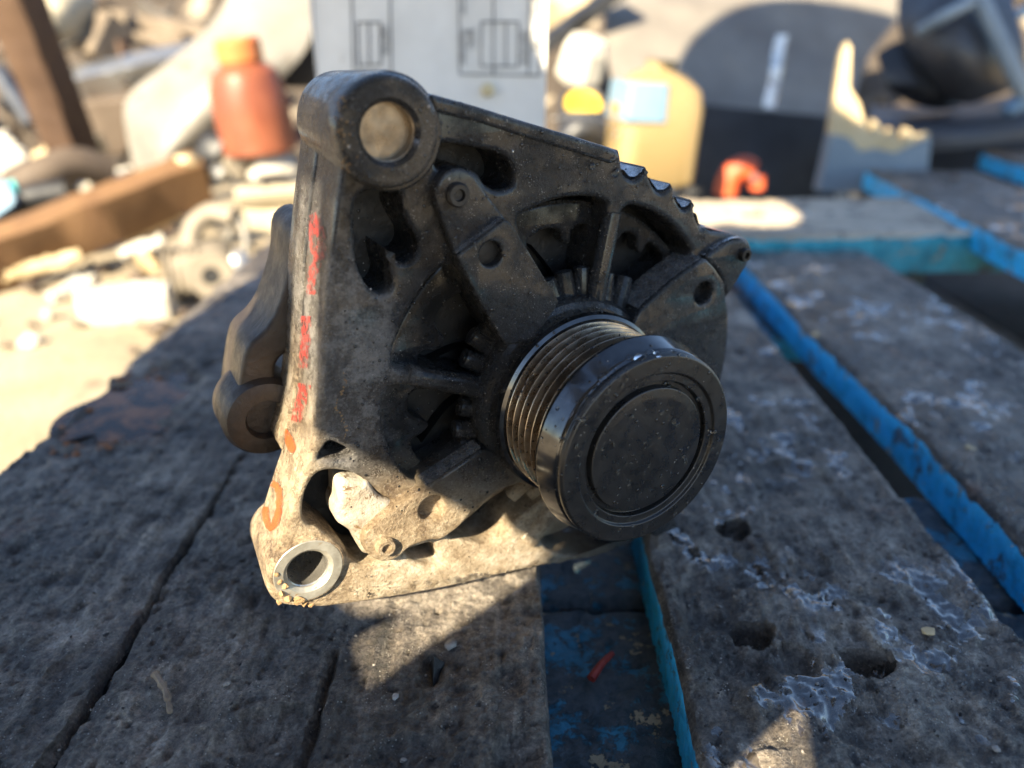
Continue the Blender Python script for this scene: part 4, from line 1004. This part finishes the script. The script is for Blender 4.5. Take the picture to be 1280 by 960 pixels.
for i, (a, c, h_, lab) in enumerate((((40, 205, 1.4), (66, 190, 1.4), 22, 'pale chip wedged at the foot of the dark post'), ((108, 236, 1.3), (165, 226, 1.3), 34, 'cream flat offcut under the hanging fender'), ((150, 296, 1.15), (222, 262, 1.2), 22, 'long cream splinter below the timber beam'), ((150, 318, 1.08), (205, 300, 1.1), 14, 'lower thin cream splinter below the timber beam'),
                                    ((-10, 348, 1.0), (100, 318, 1.06), 16, 'pale lath lying on the earth below the timber beam'), ((60, 375, .95), (115, 352, .98), 14, 'pale lath in front of the white block'), ((178, 330, 1.05), (196, 322, 1.05), 26, 'round pale lump beside the cast housing'))):
    o = beam('offcut', at_y(*a), at_y(*c), px_size(h_, a[2]), px_size(h_ * .7, a[2]), MAT['white'] if i % 2 else MAT['pine'], None, .3 * i, bev=.003, rough=.003); tag(o, lab, 'offcut')
# hanging fender sheet
fen = patch('car_fender', pnet([[(300, -25, 1.42), (340, -25, 1.42), (395, -25, 1.42)], [(262, 35, 1.40), (310, 40, 1.36), (392, 30, 1.40)], [(205, 85, 1.36), (275, 100, 1.30), (372, 75, 1.36)], [(160, 125, 1.34), (228, 160, 1.27), (285, 155, 1.32)], [(163, 180, 1.33), (205, 195, 1.26), (240, 190, 1.30)], [(178, 246, 1.32), (195, 245, 1.27), (212, 232, 1.30)]]), MAT['palemetal'], None, .003)
tag(fen, 'pale grey car fender hanging over the timber beam', 'fender')
o = patch('blue_grey_sheet', pnet([[(345, -20, 1.5), (400, -20, 1.5)], [(340, 40, 1.5), (400, 40, 1.5)], [(352, 75, 1.5), (400, 85, 1.5)]]), MAT['bluegrey'], None, .004); tag(o, 'blue-grey metal sheet standing behind the printed sheet', 'metal sheet')
o = patch('black_sheet', pnet([[(345, 60, 1.45), (400, 40, 1.45)], [(355, 110, 1.45), (400, 110, 1.45)]]), MAT['rubber'], None, .004); tag(o, 'black sheet below the blue-grey metal sheet', 'sheet')
# orange bottle
q = at_y(327, 190, 1.13); sc = px_size(1, 1.13)
bot = tag(empty('orange_bottle', q), 'faded orange plastic bottle standing in the rubble', 'bottle'); bot.rotation_euler = (.05, -.08, 0)
lathe('body', [(0, 0), (0, 38 * sc), (4 * sc, 43 * sc), (40 * sc, 43 * sc), (70 * sc, 42 * sc), (88 * sc, 36 * sc), (97 * sc, 24 * sc), (100 * sc, 21 * sc), (104 * sc, 0)], MAT['orangepl'], bot, 48, wob=.008)
lathe('cap', [(98 * sc, 0), (98 * sc, 23 * sc), (101 * sc, 25 * sc), (120 * sc, 25 * sc), (124 * sc, 22 * sc), (124 * sc, 12 * sc), (121 * sc, 11 * sc), (121 * sc, 0)], M('orange_cap', (.40, .11, .03), (.55, .2, .06), 30, (.35, .5)), bot, 40)
# cast housing with a hole
q = at_z(246, 372, GZ); cst = tag(empty('cast_housing', (q.x, q.y + .03, GZ)), 'dusty pale cast housing with a round hole on the rubble', 'casting'); cst.rotation_euler = (0, 0, .35)
rbox_loft([(-.004, .036, .030, .5), (.004, .042, .036, .5), (.050, .044, .038, .55), (.062, .036, .03, .6), (.066, .022, .018, .8)], MAT['castal'], 'body', cst)
o = lathe('flange', [(-.010, 0), (-.010, .030), (0, .031), (.002, .029), (.002, .012), (-.004, .011), (-.004, 0)], MAT['castal'], cst, 28, smooth=25); o.data.transform(Matrix.Translation((.012, -.040, .030)) @ Matrix.Rotation(math.radians(80), 4, 'X'))
o = lathe('flange_hole', [(0, .0105), (.001, .0100), (0, 0)], MAT['void'], cst, 24); o.data.transform(Matrix.Translation((.012, -.0405, .030)) @ Matrix.Rotation(math.radians(80), 4, 'X'))
for k in range(4):
    o = beam('stiffening_rib', (-.038 + k * .012, -.030, .004), (-.034 + k * .010, -.022, .066), .004, .022, MAT['castal'], cst, bev=.001, seg=3)
tube('inlet_pipe', [(-.01, .0, .055), (.0, .01, .085), (.025, .012, .10), (.05, .0, .095)], .013, MAT['castal'], cst, 14)
tube('strap', [(.03, .02, .05), (.055, .0, .09), (.06, -.02, .06), (.045, -.03, .03)], .005, MAT['palemetal'], cst, 8)
# bent strips, brackets and cables tangled in the rubble
rr = random.Random(21)
SPOTS = [((327, 125), 'beside the orange bottle'), ((130, 270), 'by the timber beam'), ((45, 90), 'behind the dark timber post'), ((230, 120), 'by the pale fender'), ((248, 320), 'beside the cast housing'), ((340, 260), 'by the beige tray'),
         ((160, 95), 'by the silver channel'), ((75, 20), 'under the lamp shell'), ((200, 35), 'among the planks on the heap'), ((60, 225), 'by the dark hoses'), ((725, 80), 'beside the white canister'), ((728, 140), 'beside the yellow-lidded jar'), ((805, 150), 'beside the plastic jug'), ((830, 40), 'under the bonnet panel'), ((160, 375), 'beside the white block')]
def near(px, py): return min(SPOTS, key=lambda q: (q[0][0] - px) ** 2 + (q[0][1] - py) ** 2)[1]
NAMES = {'brownbox': 'rusty brown metal', 'rubber': 'black plastic', 'greymetal': 'dull grey metal', 'palemetal': 'pale scuffed metal', 'plank': 'grey-brown wooden', 'castal': 'dusty tan metal'}
for i in range(34):
    px = rr.uniform(-10, 380) if i < 26 else rr.uniform(690, 860); py = rr.uniform(25, 300) if i < 26 else rr.uniform(10, 150)
    y = 1.95 - (py / 300) * .8 + rr.uniform(0, .15); c = at_y(px, py, y)
    k = i % 4; a = rr.uniform(0, 3.1); d1 = Vector((math.cos(a), .3 * rr.uniform(-1, 1), .7 * math.sin(a))); Ln = rr.uniform(.05, .13)
    mt = rr.choice(['brownbox', 'rubber', 'greymetal', 'palemetal', 'plank', 'castal'])
    if k in (0, 1):
        up_ = Vector((rr.uniform(-.4, .4), -.6, .6)).normalized() * rr.uniform(.012, .03)
        rows = [[c + d1 * (Ln * (u - .5)) + up_ * v + Vector((0, 0, .02 * math.sin(u * 3.1 + i))) for u in (0, .3, .6, 1)] for v in (-1, 0, 1)]
        o = patch('scrap_strip', rows, MAT[mt], None, .003); tag(o, 'bent %s strip in the scrap %s' % (NAMES[mt], near(px, py)), 'scrap strip', 'bent %s strips in the scrap' % NAMES[mt])
    elif k == 2:
        o = tube('cable', [c + d1 * (Ln * (u - .5) * 1.6) + Vector((0, rr.uniform(-.03, .03), rr.uniform(-.03, .03))) for u in (0, .25, .5, .75, 1)], rr.uniform(.002, .004), MAT['rubber'], None, 8); tag(o, 'thin black cable looping through the scrap %s' % near(px, py), 'cable', 'black cables in the scrap')
    else:
        o = beam('wood_offcut', c - d1 * Ln * .6, c + d1 * Ln * .6, rr.uniform(.012, .028), rr.uniform(.008, .016), MAT[rr.choice(['plank', 'timber_dk', 'brownbox'])], None, rr.uniform(0, 1.5), bev=.001, seg=6); tag(o, 'narrow brown wood offcut stuck in the scrap %s' % near(px, py), 'wood offcut', 'wood offcuts in the scrap')
# beige tray
tr = patch('beige_tray', pnet([[(292, 232, 1.16), (330, 228, 1.17), (385, 222, 1.18)], [(296, 245, 1.12), (335, 242, 1.12), (385, 238, 1.12)], [(302, 262, 1.14), (340, 262, 1.15), (385, 258, 1.15)], [(312, 288, 1.11), (345, 292, 1.12), (385, 290, 1.12)]]), MAT['cream'], None, .006); tag(tr, 'beige plastic tray lying behind the rear arm', 'tray')
for i, (px, py, s, mm, lab) in enumerate(((262, 185, .03, 'rubber', 'dark blue-black lump between fender and orange bottle'), (300, 205, .03, 'castal', 'grey cast lump below the orange bottle'), (345, 205, .028, 'white', 'cream lump below the orange bottle'), (275, 215, .022, 'silver', 'silver lump above the cast housing'), (318, 218, .02, 'white', 'small cream stone above the beige tray'), (300, 325, .022, 'silver', 'pale metal lump beside the cast housing'), (272, 352, .02, 'white', 'white stone in front of the cast housing'), (235, 200, .02, 'pine', 'cream lump at the end of the timber beam'))):
    q = at_y(px, py, 1.12 if py < 300 else .98); bm = bmesh.new(); chunk(bm, (0, 0, 0), s, i + 70); bmesh.ops.subdivide_edges(bm, edges=bm.edges[:], cuts=1, use_grid_fill=True, smooth=.3); o = from_bm('scrap_lump', bm, MAT[mm], None, 35); o.location = q; tag(o, lab, 'scrap lump')
# headlamp shell at the top left
hl = tag(empty('lamp_shell', at_y(75, 60, 1.85)), 'cream headlamp shell with a black cable on the heap', 'lamp')
o = patch('shell', pnet([[(22, -30, 1.9), (60, -30, 1.84), (115, -25, 1.9)], [(24, 5, 1.84), (65, 8, 1.74), (118, 5, 1.86)], [(38, 40, 1.84), (75, 48, 1.76), (115, 40, 1.86)], [(45, 65, 1.88), (80, 62, 1.86), (118, 45, 1.9)]]), MAT['cream'], None, .006); to_local(o, hl)
o = tube('cable', [at_y(28, 26, 1.76), at_y(50, 32, 1.72), at_y(72, 50, 1.72), at_y(82, 58, 1.74)], .006, MAT['rubber'], None, 8); to_local(o, hl)
o = tube('cable', [at_y(50, 66, 1.76), at_y(80, 57, 1.72), at_y(115, 42, 1.76)], .005, MAT['rubber'], None, 8); to_local(o, hl)
bpx('wood_block', (118, 75, 1.8), (140, 25, 1.85), 30, 30, MAT['plank'], 'upright brown block beside the lamp shell', 'block', bev=.005)

# ---- right side
o = bpx('pale_board', (690, 20, 1.9), (760, -20, 1.95), 60, 30, MAT['pine'], 'pale board leaning behind the printed sheet', 'board')
o = bpx('black_strip', (672, 62, 1.5), (782, -18, 1.55), 38, 14, MAT['rubber'], 'black rubber strip slanting behind the printed sheet', 'rubber strip')
q = at_y(722, 100, 1.2); s1 = px_size(1, 1.2)
cp = lathe('white_canister', [(0, 0), (0, 24 * s1), (6 * s1, 27 * s1), (36 * s1, 25 * s1), (46 * s1, 20 * s1), (48 * s1, 0)], MAT['white'], None, 8, smooth=20); cp.location = q; cp.rotation_euler = (.35, .15, .2); tag(cp, 'faceted white plastic canister above the yellow-lidded jar', 'canister')
jar = tag(empty('lidded_jar', at_y(726, 182, 1.05)), 'jar with a tilted yellow lid behind the alternator', 'jar'); s1 = px_size(1, 1.05)
lathe('body', [(0, 0), (0, 26 * s1), (4 * s1, 29 * s1), (34 * s1, 28 * s1), (40 * s1, 24 * s1), (40 * s1, 0)], MAT['engine'], jar, 40)
o = lathe('lid', [(0, 0), (0, 27 * s1), (9 * s1, 27 * s1), (11 * s1, 25 * s1), (9 * s1, 21 * s1), (10 * s1, 0)], [MAT['engine'], MAT['yellow']], jar, 40)
for p in o.data.polygons:
    if math.hypot(p.center.x, p.center.y) < 20 * s1 and p.center.z > 8 * s1: p.material_index = 1
o.location = (0, 0, 40 * s1); o.rotation_euler = (.75, .1, 0)
o = tube('grey_pipe', [at_y(708, 178, 1.0), at_y(728, 160, 1.0), at_y(750, 172, 1.02), at_y(756, 195, 1.04)], .016, MAT['engine'], None, 12); tag(o, 'bent grey pipe in front of the yellow-lidded jar', 'pipe')
o = tube('thin_wire', [at_y(690, 148, .95), at_y(720, 146, .95), at_y(755, 150, .95), at_y(772, 160, .95), at_y(766, 175, .95)], .0012, MAT['silver'], None, 6); tag(o, 'thin looping wire in front of the plastic jug', 'wire')
jug = tag(empty('plastic_jug', at_y(808, 228, .98)), 'cloudy cream plastic jug with a pale blue label', 'jug'); s1 = px_size(1, .98); jug.rotation_euler = (0, .06, .2)
rbox_loft([(0, 46 * s1, 32 * s1, .45), (5 * s1, 50 * s1, 36 * s1, .45), (85 * s1, 50 * s1, 36 * s1, .45), (105 * s1, 46 * s1, 32 * s1, .5), (122 * s1, 30 * s1, 20 * s1, .7), (126 * s1, 18 * s1, 14 * s1, 1), (136 * s1, 17 * s1, 14 * s1, 1)], MAT['jug'], 'body', jug)
o = rbox_loft([(72 * s1, 26 * s1, 37.2 * s1, .2), (112 * s1, 24 * s1, 35.5 * s1, .2)], MAT['labelblue'], 'label', jug); o.location = (-24 * s1, -1.5 * s1, 0)
# big bonnet panel
hood = patch('car_bonnet', pnet([[(760, -40, 1.75), (900, -50, 1.8), (1060, -50, 1.85), (1180, -50, 1.9)], [(755, 40, 1.55), (870, 25, 1.62), (1000, 20, 1.72), (1130, 15, 1.8)], [(770, 120, 1.42), (870, 100, 1.50), (980, 90, 1.60), (1080, 80, 1.70)], [(800, 175, 1.38), (880, 140, 1.44), (980, 150, 1.50), (1060, 155, 1.58)]]), MAT['greymetal'], None, .004)
tag(hood, 'large curved grey bonnet panel propped over a black bin', 'bonnet')
bpx('bonnet_stay', (962, 135, 1.40), (978, 45, 1.42), 12, 10, MAT['silver'], 'thin steel stay against the bonnet panel', 'stay')
bn = patch('black_bin', pnet([[(845, 128, 1.34), (950, 140, 1.30), (1060, 150, 1.34)], [(855, 200, 1.30), (950, 200, 1.26), (1045, 205, 1.30)], [(862, 290, 1.26), (950, 290, 1.22), (1035, 290, 1.26)]]), MAT['void'], None, .006); tag(bn, 'deep black bin below the bonnet panel', 'bin')
rp = tag(empty('red_fitting', at_y(922, 252, 1.12)), 'orange-red plastic fitting in front of the black bin', 'fitting'); s1 = px_size(1, 1.12)
o = tube('body', [(-16 * s1, 0, 8 * s1), (-12 * s1, 0, 30 * s1), (0, 0, 40 * s1), (12 * s1, 0, 36 * s1)], 14 * s1, MAT['redpart'], rp, 14); lathe('stub', [(0, 0), (0, 9 * s1), (16 * s1, 8 * s1), (16 * s1, 0)], MAT['redpart'], rp, 20).location = (20 * s1, -4 * s1, 16 * s1)
o = lathe('screw', [(0, 0), (0, 5 * s1), (3 * s1, 4 * s1), (3.4 * s1, 0)], MAT['silver'], rp, 16); o.location = (12 * s1, -14 * s1, 30 * s1); o.rotation_euler = (math.pi / 2, 0, 0)
# splintered board
sb = tag(empty('splintered_board', at_y(1092, 240, .98)), 'blue-grey board end with a bright splintered top', 'board')
bmn = bmesh.new(); top = [(1038, 165), (1046, 110), (1052, 70), (1060, 52), (1064, 60), (1062, 110), (1074, 128), (1080, 150), (1090, 168), (1094, 150), (1110, 172), (1114, 160), (1128, 180), (1134, 160), (1150, 172), (1162, 165)]
def slab(name, poly, y, th, mat, parent):
    bm = bmesh.new(); A = [bm.verts.new(at_y(px, py, y)) for px, py in poly]; bm.faces.new(A)
    r = bmesh.ops.extrude_face_region(bm, geom=bm.faces[:]); bmesh.ops.translate(bm, verts=[v for v in r['geom'] if isinstance(v, bmesh.types.BMVert)], vec=(0, th, 0))
    o = from_bm(name, bm, mat, None, 0); to_local(o, parent); return o
slab('board', [(1024, 240), (1040, 168), (1060, 172), (1076, 190), (1096, 186), (1120, 192), (1140, 182), (1164, 172), (1158, 240)], .97, .022, MAT['bluegrey'], sb)
slab('split_end', top + [(1160, 182), (1140, 190), (1120, 198), (1105, 204), (1096, 196), (1076, 200), (1056, 192), (1040, 188)], .974, .014, MAT['pine'], sb)
# engine cover, top right
ec = tag(empty('engine_cover', at_y(1190, 150, 1.15)), 'grey-black plastic engine cover dumped above the boards', 'engine cover')
o = patch('shell', pnet([[(1128, -30, 1.3), (1190, -35, 1.26), (1270, -40, 1.3)], [(1126, 25, 1.22), (1190, 10, 1.14), (1262, 0, 1.2)], [(1142, 75, 1.18), (1200, 72, 1.1), (1276, 60, 1.15)], [(1160, 118, 1.2), (1215, 125, 1.14), (1282, 100, 1.18)]]), MAT['engine'], None, .006); to_local(o, ec)
o = tube('edge_bar', [at_y(1215, -20, 1.12), at_y(1240, 30, 1.1), at_y(1268, 90, 1.09), at_y(1285, 130, 1.1)], .011, MAT['bluegrey'], None, 10); to_local(o, ec)
o = tube('edge_bar', [at_y(1150, 38, 1.13), at_y(1180, 20, 1.1), at_y(1215, 2, 1.1)], .008, MAT['bluegrey'], None, 10); to_local(o, ec)
o = patch('skirt', pnet([[(1096, 70, 1.2), (1130, 55, 1.2), (1160, 85, 1.18)], [(1108, 100, 1.17), (1140, 105, 1.15), (1170, 115, 1.15)], [(1140, 125, 1.2), (1170, 132, 1.18), (1200, 130, 1.18)]]), MAT['rubber'], None, .006); to_local(o, ec)
o = patch('black_tray', pnet([[(1085, 138, 1.25), (1180, 140, 1.25), (1300, 120, 1.25)], [(1090, 165, 1.15), (1190, 160, 1.1), (1300, 145, 1.1)], [(1110, 190, 1.12), (1200, 185, 1.08), (1300, 170, 1.08)]]), MAT['engine'], None, .008); tag(o, 'black plastic tray under the engine cover', 'tray')
o = patch('dark_crate', pnet([[(1060, 165, 1.3), (1180, 165, 1.28), (1320, 140, 1.28)], [(1060, 260, 1.22), (1180, 260, 1.2), (1320, 260, 1.2)]]), MAT['void'], None, .01); tag(o, 'black crate standing behind the raised boards', 'crate')
o = bpx('blue_clip', (1258, 140, 1.06), (1275, 128, 1.06), 22, 10, MAT['labelblue'], 'small pale blue clip on the black tray', 'clip')
o = bpx('pale_strip', (1245, 30, 1.4), (1300, 5, 1.4), 20, 8, MAT['labelblue'], 'pale blue strip behind the engine cover', 'strip')
